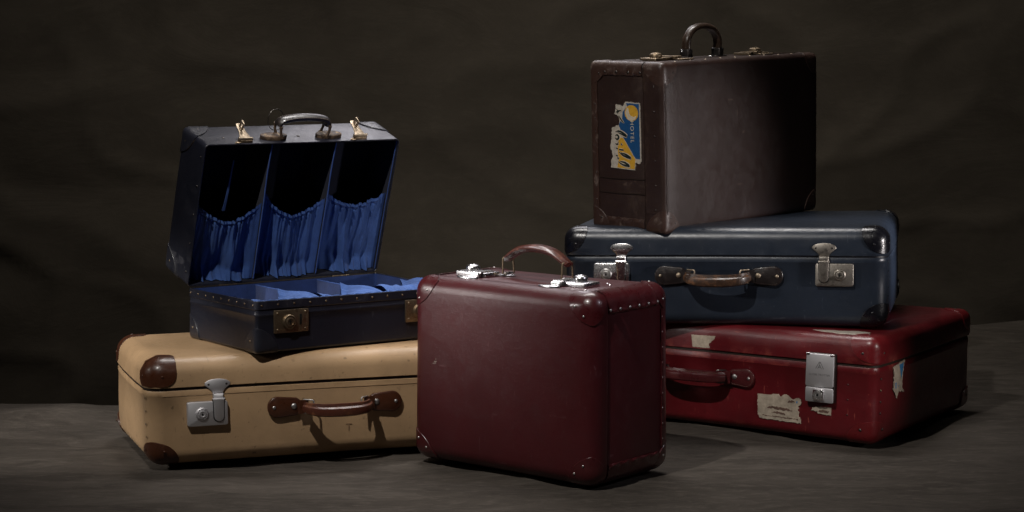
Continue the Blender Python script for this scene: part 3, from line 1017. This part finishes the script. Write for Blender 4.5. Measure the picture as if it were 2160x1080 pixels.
# ------------------------------------------------------------------ upright cases: shared build
def upright_case(case, zs, mat, cap_mat, rivet_mat, cap_ext, over=0.001, capn=1.8):
    L, D, H, r = case.L, case.D, case.H, case.r
    body = case.part('body', shell(L - 2 * over, D - 2 * over, r, bottom_profile(0, zs - 0.0008, r)), mat)
    lid = case.part('lid', shell(L, D, r, top_profile(zs + 0.0008, H, r)), mat)
    sp = shell(L - 0.005, D - 0.005, r, [(0.002, zs - 0.004), (0, zs - 0.003), (0, zs + 0.003), (0.002, zs + 0.004)], cap1=False)
    case.part('seam_strip', sp, M['seam'])
    for sx in (-1, 1):
        for sy in (-1, 1):
            zt = min(cap_ext[2], H - zs - 0.002)
            cp = case.part('corner_cap', corner_cap((sx * L / 2, sy * D / 2, H), (sx, sy, 1), (cap_ext[0], cap_ext[1], zt), r, 0.0016, capn), cap_mat, lid)
            cb = case.part('corner_cap', corner_cap((sx * L / 2, sy * D / 2, 0), (sx, sy, -1), cap_ext, r, 0.0016, capn), cap_mat, body)
            case.rivet((sx * (L / 2 - cap_ext[0] * 0.68), sy * (D / 2 - cap_ext[1] * 0.42), H + 0.0012), (0, 0, 1), 0.0024, rivet_mat, cp, 0.6)
            case.rivet((sx * (L / 2 - cap_ext[0] * 0.36), sy * (D / 2 - cap_ext[1] * 0.70), H + 0.0012), (0, 0, 1), 0.0024, rivet_mat, cp, 0.6)
            case.rivet((sx * (L / 2 + 0.0012), sy * (D / 2 - cap_ext[1] * 0.5), cap_ext[2] * 0.55), (sx, 0, 0), 0.0024, rivet_mat, cb, 0.6)
            case.rivet((sx * (L / 2 - cap_ext[0] * 0.5), sy * (D / 2 + 0.0012), cap_ext[2] * 0.55), (0, sy, 0), 0.0024, rivet_mat, cb, 0.6)
            # bindings round the end panels, over the edges that run through the body's thickness
            a = (sx * L / 2, sy * D / 2, cap_ext[2] * 0.8)
            b = (sx * L / 2, sy * D / 2, zs - 0.001)
            st = case.part('edge_binding', edge_strip(a, b, None, (0, -sy, 0), (-sx, 0, 0), max(0.027, r + 0.009), max(0.016, r + 0.003), r, 0.0012, 60, 0.0004, 0.0022, max(4, int((b[2] - a[2]) / 0.024)) - 1), cap_mat, body)
            n = max(4, int((b[2] - a[2]) / 0.024))
            for k in range(n):
                z = a[2] + 0.004 + (b[2] - a[2] - 0.008) * k / (n - 1)
                case.rivet((sx * (L / 2 + 0.0006), sy * (D / 2 - max(0.0205, r + 0.003)), z), (sx, 0, 0), 0.0033 if sy < 0 else 0.0020, rivet_mat if sy < 0 else cap_mat, st, 0.65)
        # binding along the bottom edge (the far vertical edge when the case stands)
        a = (sx * L / 2, -D / 2 + cap_ext[1] * 0.8, 0)
        b = (sx * L / 2, D / 2 - cap_ext[1] * 0.8, 0)
        st = case.part('edge_binding', edge_strip(a, b, None, (0, 0, 1), (-sx, 0, 0), max(0.022, r + 0.005), max(0.018, r + 0.003), r, 0.0012, 40, 0.0004), cap_mat, body)
        for k in range(9):
            case.rivet((sx * (L / 2 + 0.0006), -D / 2 + 0.060 + (D - 0.12) * k / 8, max(0.0155, r + 0.001)), (sx, 0, 0), 0.0019, rivet_mat, st, 0.65)
    return body, lid


# ------------------------------------------------------------------ maroon suitcase
ms = Case('maroon_suitcase', 'deep maroon suitcase standing upright on the floor with arched handle and chrome locks', (0.0506, 0.236, 0), (-0.6948, 0, 0), 0.430, 0.3430, 0.2330, 0.029, upright=True, dome=0.004)
body, lid = upright_case(ms, 0.191, M['maroon'], M['maroon_cap'], M['nickel'], (0.060, 0.057, 0.050))
hasp_lock(ms, ms.front(0.1275, 0.144), M['chrome'], -1, ring_mat=M['chrome'], knob=0.011)
hasp_lock(ms, ms.front(-0.1075, 0.144), M['chrome'], 1, ring_mat=M['chrome'], knob=0.011)
arch_handle(ms, ms.front(0.012, 0.108), 0.070, 0.055, M['handle_maroon'], M['brass'], M['chrome'], 0.034, 1.0, M['thread_light'])
for (x, z) in ((-0.150, 0.100), (-0.137, 0.090), (-0.163, 0.19), (-0.172, 0.195)):
    ms.rivet((x, -0.1715, z), (0, -1, 0), 0.0022, M['chrome'], body, 0.6)
fm = ms.top(0, 0)
for pts in ([(0.158, -0.012), (0.150, -0.0135)], [(0.155, -0.016), (0.148, -0.0165)], [(0.152, -0.0205), (0.1495, -0.0210)]):
    stroke(ms, 'scratch', pts, 0.0010, fm, M['paper_white'], lid, 0.0004)
em = ms.left(0, 0)
for pts in ([(-0.005, 0.022), (0.006, 0.034)], [(0.0, 0.022), (0.010, 0.034)], [(0.014, 0.022), (0.020, 0.032)], [(0.013, 0.030), (0.019, 0.022)]):
    stroke(ms, 'scratch', pts, 0.0009, em, M['emboss'], body, 0.0004)

# ------------------------------------------------------------------ brown suitcase
br = Case('brown_suitcase', 'dark brown suitcase with torn blue hotel label standing on the blue suitcase', (0.4215, 0.8400, 0.4050), (0.8054, 0.0095, -0.038), 0.5328, 0.3455, 0.1948, 0.011, upright=True, dome=0.002)
body, lid = upright_case(br, 0.143, M['brown'], M['brown_cap'], M['dark_metal'], (0.048, 0.048, 0.050))
hasp_lock(br, br.front(0.158, 0.098), M['brass'], -1, ring_mat=M['brass'], knob=0.009, t=0.005)
hasp_lock(br, br.front(-0.158, 0.098), M['brass'], 1, ring_mat=M['brass'], knob=0.009, t=0.005)
for sx in (-1, 1):
    a = (sx * 0.2664, -0.3455 / 2 + 0.040, 0.1948)
    b = (sx * 0.2664, 0.3455 / 2 - 0.040, 0.1948)
    st = br.part('edge_binding', edge_strip(a, b, None, (0, 0, -1), (-sx, 0, 0), 0.048, 0.006, 0.011, 0.0012, 40, 0.0003), M['brown'], lid)
    for k in range(6):
        br.rivet((sx * (0.2664 + 0.0006), -0.125 + 0.05 * k, 0.1720), (sx, 0, 0), 0.0026, M['dark_metal'], st, 0.6)
for k in range(9):
    br.rivet((-0.20 + 0.05 * k, -0.1725, 0.174), (0, -1, 0), 0.0022, M['bright_brass'], lid, 0.6)
# stiff horseshoe handle
hm = br.front(0.0, 0.086)
path = arc_path([(-0.052, 0, 0.006), (-0.0545, 0, 0.028), (-0.050, 0, 0.044), (-0.032, 0, 0.060), (0.0, 0, 0.066), (0.032, 0, 0.060), (0.050, 0, 0.044), (0.0545, 0, 0.028), (0.052, 0, 0.006)], 6)
p = P()
n_ = len(path)
rs__ = []
for i, q in enumerate(path):
    d = (path[min(i + 1, n_ - 1)] - path[max(i - 1, 0)]).normalized()
    side = Vector((0, 1, 0))
    upv = d.cross(side)
    if upv.dot(q - Vector((0, 0, 0.02))) < 0:
        upv = -upv
    rs__.append([q + side * a + upv * b for a, b in [(-0.0100, -0.0040), (-0.0085, -0.0055), (0.0085, -0.0055), (0.0100, -0.0040), (0.0105, -0.0010), (0.0085, 0.0030), (0.0045, 0.0058), (-0.0045, 0.0058), (-0.0085, 0.0030), (-0.0105, -0.0010)]])
rings(p, rs__, hm)
hd = br.part('handle', p, M['bronze_leather'])
for s in (-1, 1):
    p = P()
    plate(p, rrect(0.0080, 0.0120, 0.003, 4), 0.018, 0.002, hm @ Matrix.Translation((s * 0.053, 0, 0)))
    br.part('socket', p, M['dark_metal'], hd)
    p = P()
    plate(p, [(s * 0.058 + 0.021 * math.cos(2 * PI * i / 20), 0.015 * math.sin(2 * PI * i / 20)) for i in range(20)], 0.0022, 0.0008, hm)
    br.part('base_plate', p, M['dark_metal'], hd)
    br.rivet(hm @ Vector((s * 0.0608, -0.006, 0.013)), (s, 0, 0), 0.0022, M['chrome'], hd, 0.7)
    br.rivet(hm @ Vector((s * 0.040, -0.0085, 0.0)), (0, -1, 0), 0.0055, M['nickel'], hd, 0.35)
# creased panels on the end
for z in (0.108, 0.078):
    y = 0.3455 / 2 - z
    stroke(br, 'crease', [(y, 0.015), (y + 0.001, 0.07), (y - 0.001, 0.150)], 0.0016, br.right(0, 0, 0.0008), M['seam'], body, 0.0, 0.0003, False)


# hotel label on the end panel; label drawn in its own units (1 = one sixth of a label pixel), up is towards the handle
def LB(X, Y):
    yy = 0.0420 - (X / 6 - 23) * 0.001286           # along the standing case's thickness
    zz = 0.2645 - (Y / 6 - 20) * 0.000982           # height when standing
    # into the lying frame on the +x face: u = y_lying = D/2 - zz, v = z_lying = H/2 - yy
    return (0.3455 / 2 - zz, 0.1948 / 2 - yy)


lm = br.right(0, 0, 0.0003)
base = [(330, 115), (515, 125, 0.3), (515, 850), (490, 885), (445, 870), (435, 965, 0.2), (135, 950), (140, 880), (165, 800), (135, 690), (150, 600), (160, 450), (245, 410), (250, 380), (255, 300), (195, 275), (205, 230), (215, 150), (300, 175)]
o = torn([LB(*q[:2]) + ((q[2],) if len(q) > 2 else (1,)) for q in base], 0.0011, 9, 21)
hl = paper(br, 'hotel_label', o, lm, M['paper_white'], None, 0.0004, label='torn blue and yellow hotel label')


def lp(name, pts, mat, z0, amp=0.0):
    q = [LB(*a) for a in pts]
    if amp:
        q = torn(q, amp, 9, 22)
    return paper(br, name, q, lm, mat, hl, 0.0002, z0)


lp('blue_field', [(345, 130), (500, 138), (500, 825), (440, 815), (415, 770), (300, 560), (250, 420), (255, 380), (290, 330), (300, 240), (330, 200), (355, 180)], M['ink_blue'], 0.0003, 0.0003)
lp('yellow_field', [(245, 555), (300, 575), (415, 785), (440, 825), (430, 950), (215, 945), (235, 850), (225, 700)], M['ink_yellow'], 0.0003, 0.0003)
lp('disc', [(407 + 83 * math.cos(2 * PI * i / 28), 253 + 100 * math.sin(2 * PI * i / 28)) for i in range(28)], M['ink_yellow'], 0.0005)
lp('disc_wear', [(335, 250), (350, 190), (375, 200), (380, 260), (400, 290), (440, 300), (470, 290), (450, 330), (400, 350), (360, 330)], M['ink_cream'], 0.0007, 0.0008)
# HOTEL, reading downwards
c0 = LB(410, 485)
tmx = lm @ Matrix.Translation((c0[0], c0[1], 0.0008))
text_mesh(br, 'lettering', 'HOTEL', 0.0125, tmx, M['ink_cream'], hl, 0.0001, 1.25)
SC = [[(215, 250), (250, 235), (285, 225)], [(225, 210), (245, 240), (235, 265)], [(250, 290), (280, 340), (315, 385)], [(205, 490), (270, 490), (340, 540), (300, 530), (240, 505)],
      [(200, 545), (225, 535), (245, 560), (225, 590), (195, 570)], [(200, 640), (225, 655), (240, 625)], [(270, 640), (285, 660)], [(210, 700), (230, 706)], [(245, 715), (300, 720)],
      [(240, 745), (300, 790), (385, 815), (330, 775), (270, 755)], [(205, 790), (225, 800)], [(220, 825), (245, 825)], [(230, 870), (290, 905), (365, 915), (310, 875), (250, 865)]]
for pts in SC:
    w = 0.0052 if len(pts) > 3 else 0.0036
    stroke(br, 'script_outline', [LB(*q) for q in pts], w * 1.55, lm, M['ink_cream'], hl, 0.0006, 0.0002)
    stroke(br, 'script_stroke', [LB(*q) for q in pts], w * 0.9, lm, M['ink_dark'], hl, 0.0009, 0.0002)

# ------------------------------------------------------------------ open navy suitcase
BL, BD, BH = 0.4345, 0.2866, 0.0979
ns_ = Case('open_navy_suitcase', 'open navy suitcase with blue cloth pockets standing on the cream suitcase', (-0.3785, 0.4836, 0.2010), (0.6183, 0, 0), BL, BD, BH, 0.009, dome=0.0)
w = 0.003
prof = bottom_profile(0, BH, 0.009)
pr = [(i, z) for i, z in prof if z < BH - 0.02]
pr = [(0.0026, BH - 0.030), (0.0026, BH - 0.001), (0.0020, BH), (0.0008, BH), (0.0, BH - 0.001), (0.0, BH - 0.0155), (0.0013, BH - 0.0170), (0.0013, BH - 0.0230), (0.0004, BH - 0.0245), (0.0004, BH - 0.028), (0.0013, BH - 0.0295)] + [(max(0.0013, i), z) for i, z in pr]
base_o = ns_.part('base', shell(BL, BD, 0.009, pr, False, True), M['navy'])
ns_.part('lining', shell(BL - 0.0068, BD - 0.0068, 0.006, [(0.0, BH - 0.0015), (0.0, 0.006), (0.002, 0.004)], False, True), M['lining'], base_o)
for sx in (-1, 1):
    for sy in (-1, 1):
        cb = ns_.part('corner_cap', corner_cap((sx * (BL / 2 - 0.0013), sy * (BD / 2 - 0.0013), 0), (sx, sy, -1), (0.046, 0.046, 0.048), 0.009, 0.0020, 1.7), M['navy_cap'], base_o)
        ns_.rivet((sx * (BL / 2 + 0.0012), sy * (BD / 2 - 0.022), 0.022), (sx, 0, 0), 0.0022, M['brass'], cb, 0.5)
for k in range(13):
    ns_.rivet((-BL / 2 + 0.012 + (BL - 0.024) * k / 12, -BD / 2 - 0.0003, BH - 0.008), (0, -1, 0), 0.0021, M['brass'], base_o, 0.45)
for k in range(9):
    for sx in (-1, 1):
        ns_.rivet((sx * (BL / 2 + 0.0003), -BD / 2 + 0.012 + (BD - 0.024) * k / 8, BH - 0.008), (sx, 0, 0), 0.0021, M['brass'], base_o, 0.45)
for sx in (-1, 1):
    mx = ns_.front(sx * 0.1445, 0.0575)
    p = P(); plate(p, rrect(0.0365, 0.0215, 0.0015, 3), 0.0035, 0.0008, mx)
    lk = ns_.part('lock', p, M['brass'])
    km = mx @ Matrix.Translation((-0.006 * 1, -0.001, 0.0035))
    p = P(); lathe(p, [(0.0142, 0), (0.0140, 0.003), (0.0125, 0.0060), (0.0112, 0.0064), (0.0106, 0.0052), (0.0092, 0.0052), (0.0086, 0.0072), (0.0060, 0.0080), (0.0056, 0.0068), (0.001, 0.0068)], 28, km)
    ns_.part('key_cylinder', p, M['brass'], lk)
    p = P(); lathe(p, [(0.0024, 0), (0.0024, 0.0006)], 12, km @ Matrix.Translation((0, 0.001, 0.0068)))
    plate(p, [(-0.0009, -0.0045), (0.0009, -0.0045), (0.0009, 0), (-0.0009, 0)], 0.0006, 0.0001, km, 0.0068)
    ns_.part('keyhole', p, M['hole'], lk)
    p = P(); plate(p, rrect(0.0022, 0.0100, 0.0008, 3), 0.0005, 0.0001, mx @ Matrix.Translation((0.0195, 0.002, 0.0035)))
    ns_.part('slot', p, M['hole'], lk)
    for (u, v) in ((-0.029, 0.0155), (0.030, 0.0155), (-0.029, -0.0155), (0.030, -0.0155)):
        ns_.rivet(mx @ Vector((u, v, 0.0035)), (0, -1, 0), 0.0026, M['brass'], lk, 0.5)


def pouch(case, name, x0, x1, fn, nu, nv, mat, parent, mx=None, thick=0.0012):
    P_ = P()
    g = [[fn(i / nu, j / nv) for i in range(nu + 1)] for j in range(nv + 1)]
    n = nu + 1
    vs_ = [q for row in g for q in row]
    fs_ = [[j * n + i, j * n + i + 1, (j + 1) * n + i + 1, (j + 1) * n + i] for j in range(nv) for i in range(nu)]
    P_.add(vs_, fs_, mx)
    return case.part(name, P_, mat, parent, angle=80)


# base: two dividers, gathered cloth flaps along the front half
DX = (-0.069, 0.073)
for x in DX:
    p = P(); plate(p, rrect(0.0013, BD / 2 - 0.004, 0.0006, 2), BH - 0.0085, 0.0005, Matrix.Translation((x, 0, 0.004)))
    ns_.part('divider', p, M['lining'], base_o)
    p = P(); sweep(p, [(x, -BD / 2 + 0.004, BH - 0.0045), (x, 0, BH - 0.0045), (x, BD / 2 - 0.004, BH - 0.0045)], circle(0.0016, 8), (0, 0, 1))
    ns_.part('piping', p, M['piping'], base_o)
spans = [(-BL / 2 + 0.004, DX[0] - 0.002), (DX[0] + 0.002, DX[1] - 0.002), (DX[1] + 0.002, BL / 2 - 0.004)]
for k, (x0, x1) in enumerate(spans):
    def flap(u, v, x0=x0, x1=x1, k=k):
        x = x0 + (x1 - x0) * u
        e = abs(2 * u - 1)
        ln = 0.075 + 0.110 * max(0, (2 * u - 1)) ** 1.4 + 0.018 * max(0, 1 - 2 * u) ** 1.5
        ln += 0.006 * noise.noise(Vector((u * 9, k * 3.3, 0)))
        y = -BD / 2 + 0.004 + ln * v
        sag = (1 - e ** 2.2) * v * (0.022 if k < 2 else 0.010)
        ruff = (0.0065 * noise.noise(Vector((u * 13 + v, k * 2.7, v * 1.4))) + 0.0045 * noise.noise(Vector((u * 30, k * 1.7, v * 2)))) * (0.3 + 0.7 * v)
        edge = 0.004 * max(0, v - 0.86) / 0.14
        return Vector((x, y, BH - 0.0045 + 0.004 * math.sin(PI * v) + (0.010 if k == 2 else 0.003) * math.sin(PI * min(1, v * 1.2)) - sag + ruff + edge))
    pouch(ns_, 'cloth_flap', x0, x1, flap, 90, 26, M['pocket'], base_o)
    p = P()
    sweep(p, [(x0 + (x1 - x0) * i / 20, -BD / 2 + 0.0048, BH - 0.001 + 0.0012 * math.sin(i * 1.9 + k)) for i in range(21)], circle(0.0022, 6), (0, 0, 1))
    ns_.part('piping', p, M['pocket'], base_o)

# lid
th = math.radians(71.5)
LT, LD, LL = 0.104, 0.2986, BL + 0.004
u_ = Vector((0, -math.cos(th), math.sin(th)))
n_v = Vector((0, math.sin(th), math.cos(th)))
org = Vector((0, BD / 2, BH + 0.0015)) + u_ * (LD / 2)
LM = frame(org, (1, 0, 0), n_v)
r = 0.010
pr = [(0.0028, 0.034), (0.0028, 0.001), (0.0022, 0.0), (0.0008, 0.0), (0.0, 0.001), (0.0, LT * 0.5)] + [(r * (1 - math.cos(PI / 2 * i / 6)), LT - r + r * math.sin(PI / 2 * i / 6)) for i in range(7)]
lid_o = ns_.part('lid', shell(LL, LD, r, pr), M['navy'], None, LM)
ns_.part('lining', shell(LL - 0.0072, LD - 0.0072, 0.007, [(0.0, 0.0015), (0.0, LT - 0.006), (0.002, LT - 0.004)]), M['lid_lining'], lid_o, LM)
for sx in (-1, 1):
    for sy in (-1, 1):
        cp = ns_.part('corner_cap', corner_cap((sx * LL / 2, sy * LD / 2, LT), (sx, sy, 1), (0.052, 0.052, 0.060), r, 0.0022, 1.5), M['navy_cap'], lid_o, LM)
        ns_.rivet(LM @ Vector((sx * (LL / 2 - 0.022), sy * (LD / 2 + 0.0018), LT - 0.022)), (LM.to_3x3() @ Vector((0, sy, 0))), 0.0026, M['dark_metal'], cp, 0.5)
        ns_.rivet(LM @ Vector((sx * (LL / 2 + 0.0018), sy * (LD / 2 - 0.022), LT - 0.022)), (sx, 0, 0), 0.0022, M['brass'], cp, 0.5)
for k in range(5):
    for sx in (-1, 1):
        ns_.rivet(LM @ Vector((sx * (LL / 2 + 0.0004), -LD / 2 + 0.03 + 0.06 * k, 0.012)), (sx, 0, 0), 0.0022, M['dark_metal'], lid_o, 0.5)
for x in (-0.165, 0.0, 0.158):
    ns_.rivet(LM @ Vector((x, -LD / 2 - 0.0002, 0.034)), LM.to_3x3() @ Vector((0, -1, 0)), 0.0032, M['dark_metal'], lid_o, 0.4)
# dividers inside the lid
LX = (-0.0715, 0.0725)
for x in LX:
    p = P(); plate(p, rrect(0.0013, LD / 2 - 0.004, 0.0006, 2), LT - 0.0095, 0.0005, LM @ Matrix.Translation((x, 0, 0.0055)))
    ns_.part('divider', p, M['lid_lining'], lid_o)
    p = P(); sweep(p, [(x, -LD / 2 + 0.004, 0.0050), (x - 0.0012, -0.08, 0.0050), (x, -0.02, 0.0050), (x, LD / 2 - 0.006, 0.0050)], circle(0.0014, 8), (0, 0, 1), LM)
    ns_.part('piping', p, M['piping'], lid_o)
for sx in (-1, 1):
    p = P(); sweep(p, [(sx * (LL / 2 - 0.0045), -LD / 2 + 0.004, 0.005), (sx * (LL / 2 - 0.0045), 0, 0.006), (sx * (LL / 2 - 0.0045), LD / 2 - 0.006, 0.005)], circle(0.0011, 8), (0, 0, 1), LM)
    ns_.part('piping', p, M['piping'], lid_o)
p = P()
sweep(p, arc_path([(-0.139, -0.105, 0.026), (-0.142, -0.07, 0.024), (-0.146, -0.03, 0.022), (-0.148, 0.0, 0.024)], 6), [(-0.0030, -0.0004), (0.0030, -0.0004), (0.0030, 0.0004), (-0.0030, 0.0004)], (0, 0, 1), LM, lambda t: (0.35 + 0.65 * t, 1))
ns_.part('hanging_tape', p, M['pocket'], lid_o)
lsp = [(-LL / 2 + 0.005, LX[0] - 0.0025), (LX[0] + 0.0025, LX[1] - 0.0025), (LX[1] + 0.0025, LL / 2 - 0.005)]
for k, (x0, x1) in enumerate(lsp):
    def pocket(u, v, x0=x0, x1=x1, k=k):
        # v = 0 at the hinge end, 1 at the ruffled top
        x = x0 + (x1 - x0) * u
        cx = 0.5 + (0.0, 0.03, 0.02)[k]
        e = (u - cx) / 0.5
        hem = LD * (0.415 + (0.015, -0.01, -0.01)[k]) + 0.040 * (1 - min(1, abs(e)) ** 1.6) * (0.95, 1.0, 0.62)[k]
        hem -= 0.012 * max(0, 1 - u * 6) * (1 if k == 1 else 0.2)
        hem += 0.0026 * noise.noise(Vector((u * 24, k * 5.1, 4))) + 0.0016 * noise.noise(Vector((u * 55, k * 2.1, 9)))
        y = LD / 2 - 0.006 + (-LD / 2 + hem - (LD / 2 - 0.006)) * v
        # depth: 0.012 at the rim, deeper = larger
        n1 = noise.noise(Vector((u * 3.1 + k * 7.7, v * 1.2, 0.3)))
        n2 = noise.noise(Vector((u * 6.5 + k * 3.1 + v * 0.9, v * 0.6 + k, 5.3)))
        bul = math.sin(PI * min(1, max(0, u))) ** 0.7
        belly = 0.010 * bul * (0.2 + 0.8 * u) * math.sin(PI * min(1, v * 0.9 + 0.05))
        gath_top = 0.0060 * noise.noise(Vector((u * 27 + 1.0 * n1, k * 4.7, v * 0.5))) * max(0, (v - 0.2) / 0.8) ** 1.1
        gath_bot = 0.0170 * noise.noise(Vector((u * 15 + 1.0 * n2, k * 6.1, v * 0.7))) * max(0, 1 - v / 0.5) ** 1.3
        folds = 0.024 * n2 * (1.15 - v) * math.sin(PI * min(1, v * 1.1 + 0.05)) * bul + 0.007 * n1 * bul
        el = -0.0022 * math.exp(-((v - 0.925) / 0.014) ** 2) + 0.0018 * math.exp(-((v - 0.96) / 0.015) ** 2)
        el += 0.0034 * noise.noise(Vector((u * 48, k * 3.3, 2.2))) * max(0, (v - 0.86) / 0.14)
        d = 0.0130 - 0.008 * max(0, 1 - v / 0.16) - 0.003 * max(0, v - 0.7) / 0.3 + 0.010 * (1 - v) * min(1, v / 0.2) + 0.017 * max(0, 1 - u * 2.0) ** 1.2 * (1.1 - v) + 0.003 * (1 - bul) - belly - folds - gath_top - gath_bot - el
        q = max(0, (u - 0.80) / 0.20)
        q = q * q * (3 - 2 * q)
        d = d * (1 - q) + (0.0075 if k < 2 else 0.012) * q
        q2 = max(0, 1 - u / 0.06)
        d = d * (1 - q2) + 0.009 * q2
        return Vector((x, y, max(-0.006, d)))
    pouch(ns_, 'pocket', x0, x1, pocket, 120, 90, M['pocket'], lid_o, LM)

# fittings on the lid's front wall
LF = LM @ frame((0, -LD / 2, 0), (1, 0, 0), (0, -1, 0))
LN = LF.to_3x3() @ Vector((0, 0, 1))
for k, x in enumerate((-0.130, 0.1275)):
    hx = LF @ Matrix.Translation((x, 0, 0))
    p = P(); plate(p, rrect(0.0135, 0.0075, 0.003, 4), 0.005, 0.0016, hx @ Matrix.Translation((0.002, 0.012, 0)))
    hs = ns_.part('hasp', p, M['brass'])
    p = P(); sweep(p, [(-0.014, 0.010, 0.0065), (0.016, 0.010, 0.0065)], circle(0.0034, 10), (0, 0, 1), hx)
    ns_.part('knuckle', p, M['bright_brass'], hs)
    # flipped open arm, leaning back
    am = hx @ Matrix.Translation((0.0, 0.012, 0.008)) @ Matrix.Rotation(math.radians(24), 4, 'X')
    p = P(); plate(p, [(-0.0115, 0.0), (0.0115, 0.0), (0.0095, 0.008), (0.0075, 0.018), (0.0070, 0.036), (0.0050, 0.039), (-0.0050, 0.039), (-0.0070, 0.036), (-0.0075, 0.018), (-0.0095, 0.008)], 0.0018, 0.0005, am)
    ns_.part('arm', p, M['bright_brass'], hs)
    # staple: an upright square loop on the arm
    sm_ = am @ Matrix.Translation((-0.0005, 0.025, 0.0016)) @ Matrix.Rotation(PI / 2, 4, 'Z')
    p = P()
    o = rrect(0.0075, 0.0080, 0.002, 3)
    inn = rrect(0.0038, 0.0042, 0.001, 3)
    rr_ = []
    for yy, pts in ((-0.0013, o), (0.0013, o), (0.0013, inn), (-0.0013, inn), (-0.0013, o)):
        rr_.append([(a, yy, b + 0.0085) for a, b in pts])
    rings(p, rr_, sm_, False, False)
    ns_.part('staple', p, M['bright_brass'], hs)
    p = P(); plate(p, [(-0.024, 0.004), (-0.016, 0.0), (-0.010, 0.003), (-0.010, 0.012), (-0.018, 0.012)], 0.0016, 0.0004, hx)
    ns_.part('lug', p, M['brass'], hs)

# handle: arched black grip on uprights from two stitched oval tabs
hx = LF @ Matrix.Translation((0.002, 0.026, 0))
path = arc_path([(-0.056, 0, 0.026), (-0.050, 0, 0.036), (-0.030, 0, 0.041), (0.0, 0, 0.043), (0.030, 0, 0.041), (0.050, 0, 0.036), (0.056, 0, 0.026)], 6)
p = P()
sweep(p, path, [(-0.010, -0.004), (-0.006, -0.0065), (0.006, -0.0065), (0.010, -0.004), (0.0125, 0.0), (0.0125, 0.0025), (0.009, 0.0045), (0.004, 0.0068), (-0.004, 0.0068), (-0.009, 0.0045), (-0.0125, 0.0025), (-0.0125, 0.0)], (0, 0, 1), hx, None)
hd = ns_.part('handle', p, M['black_leather'])
for s in (-1, 1):
    stitches(ns_, 'stitching', [Vector(q) + Vector((0, s * 0.0123, 0.0030)) for q in path[4:-4]], (0, 1, 0), hd, M['thread_light'], mx=hx)
    p = P()
    plate(p, [(s * 0.062 + 0.029 * math.cos(2 * PI * i / 28), 0.0145 * math.sin(2 * PI * i / 28)) for i in range(28)], 0.008, 0.002, hx)
    ns_.part('tab', p, M['tab_old'], hd)
    ring = [Vector((s * 0.062 + 0.025 * math.cos(2 * PI * i / 40), 0.0115 * math.sin(2 * PI * i / 40), 0.0081)) for i in range(41)]
    stitches(ns_, 'stitching', ring, (0, 0, 1), hd, M['thread'], 0.0024, 0.0004, 0.004, mx=hx)
    ns_.rivet(hx @ Vector((s * 0.081, 0, 0.008)), LN, 0.003, M['brass'], hd, 0.4)
    for q in (-1, 1):
        p = P()
        sweep(p, arc_path([(s * 0.050, q * 0.013, 0.005), (s * 0.054, q * 0.0135, 0.016), (s * 0.055, q * 0.0125, 0.028)], 5), circle(0.0036, 8, 0.0028), (1, 0, 0), hx, lambda t: (1.25 - 0.4 * math.sin(PI * t), 1.25 - 0.4 * math.sin(PI * t)))
        ns_.part('upright', p, M['tab_old'], hd)
    p = P(); sweep(p, [(s * 0.050, -0.0165, 0.005), (s * 0.050, 0.0165, 0.005)], circle(0.0036, 10), (0, 0, 1), hx)
    ns_.part('bar', p, M['brass'], hd)
# thin wire ring tied to the handle
wx = LF @ Matrix.Translation((-0.047, 0.050, 0.030))
p = P()
sweep(p, [(0.0175 * math.cos(2 * PI * i / 36), 0.004 * math.sin(2 * PI * i / 36), 0.021 * math.sin(2 * PI * i / 36)) for i in range(36)], circle(0.0008, 6), (0, 1, 0), wx, None, True)
ns_.part('wire_ring', p, M['dark_metal'], hd)
# hinge leaves at the back of the rim
for x in (-0.13, 0.13):
    p = P(); sweep(p, [(x - 0.02, BD / 2 + 0.0015, BH), (x + 0.02, BD / 2 + 0.0015, BH)], circle(0.0026, 10), (0, 0, 1))
    ns_.part('hinge', p, M['brass'], base_o)

sc.cycles.max_bounces = 6
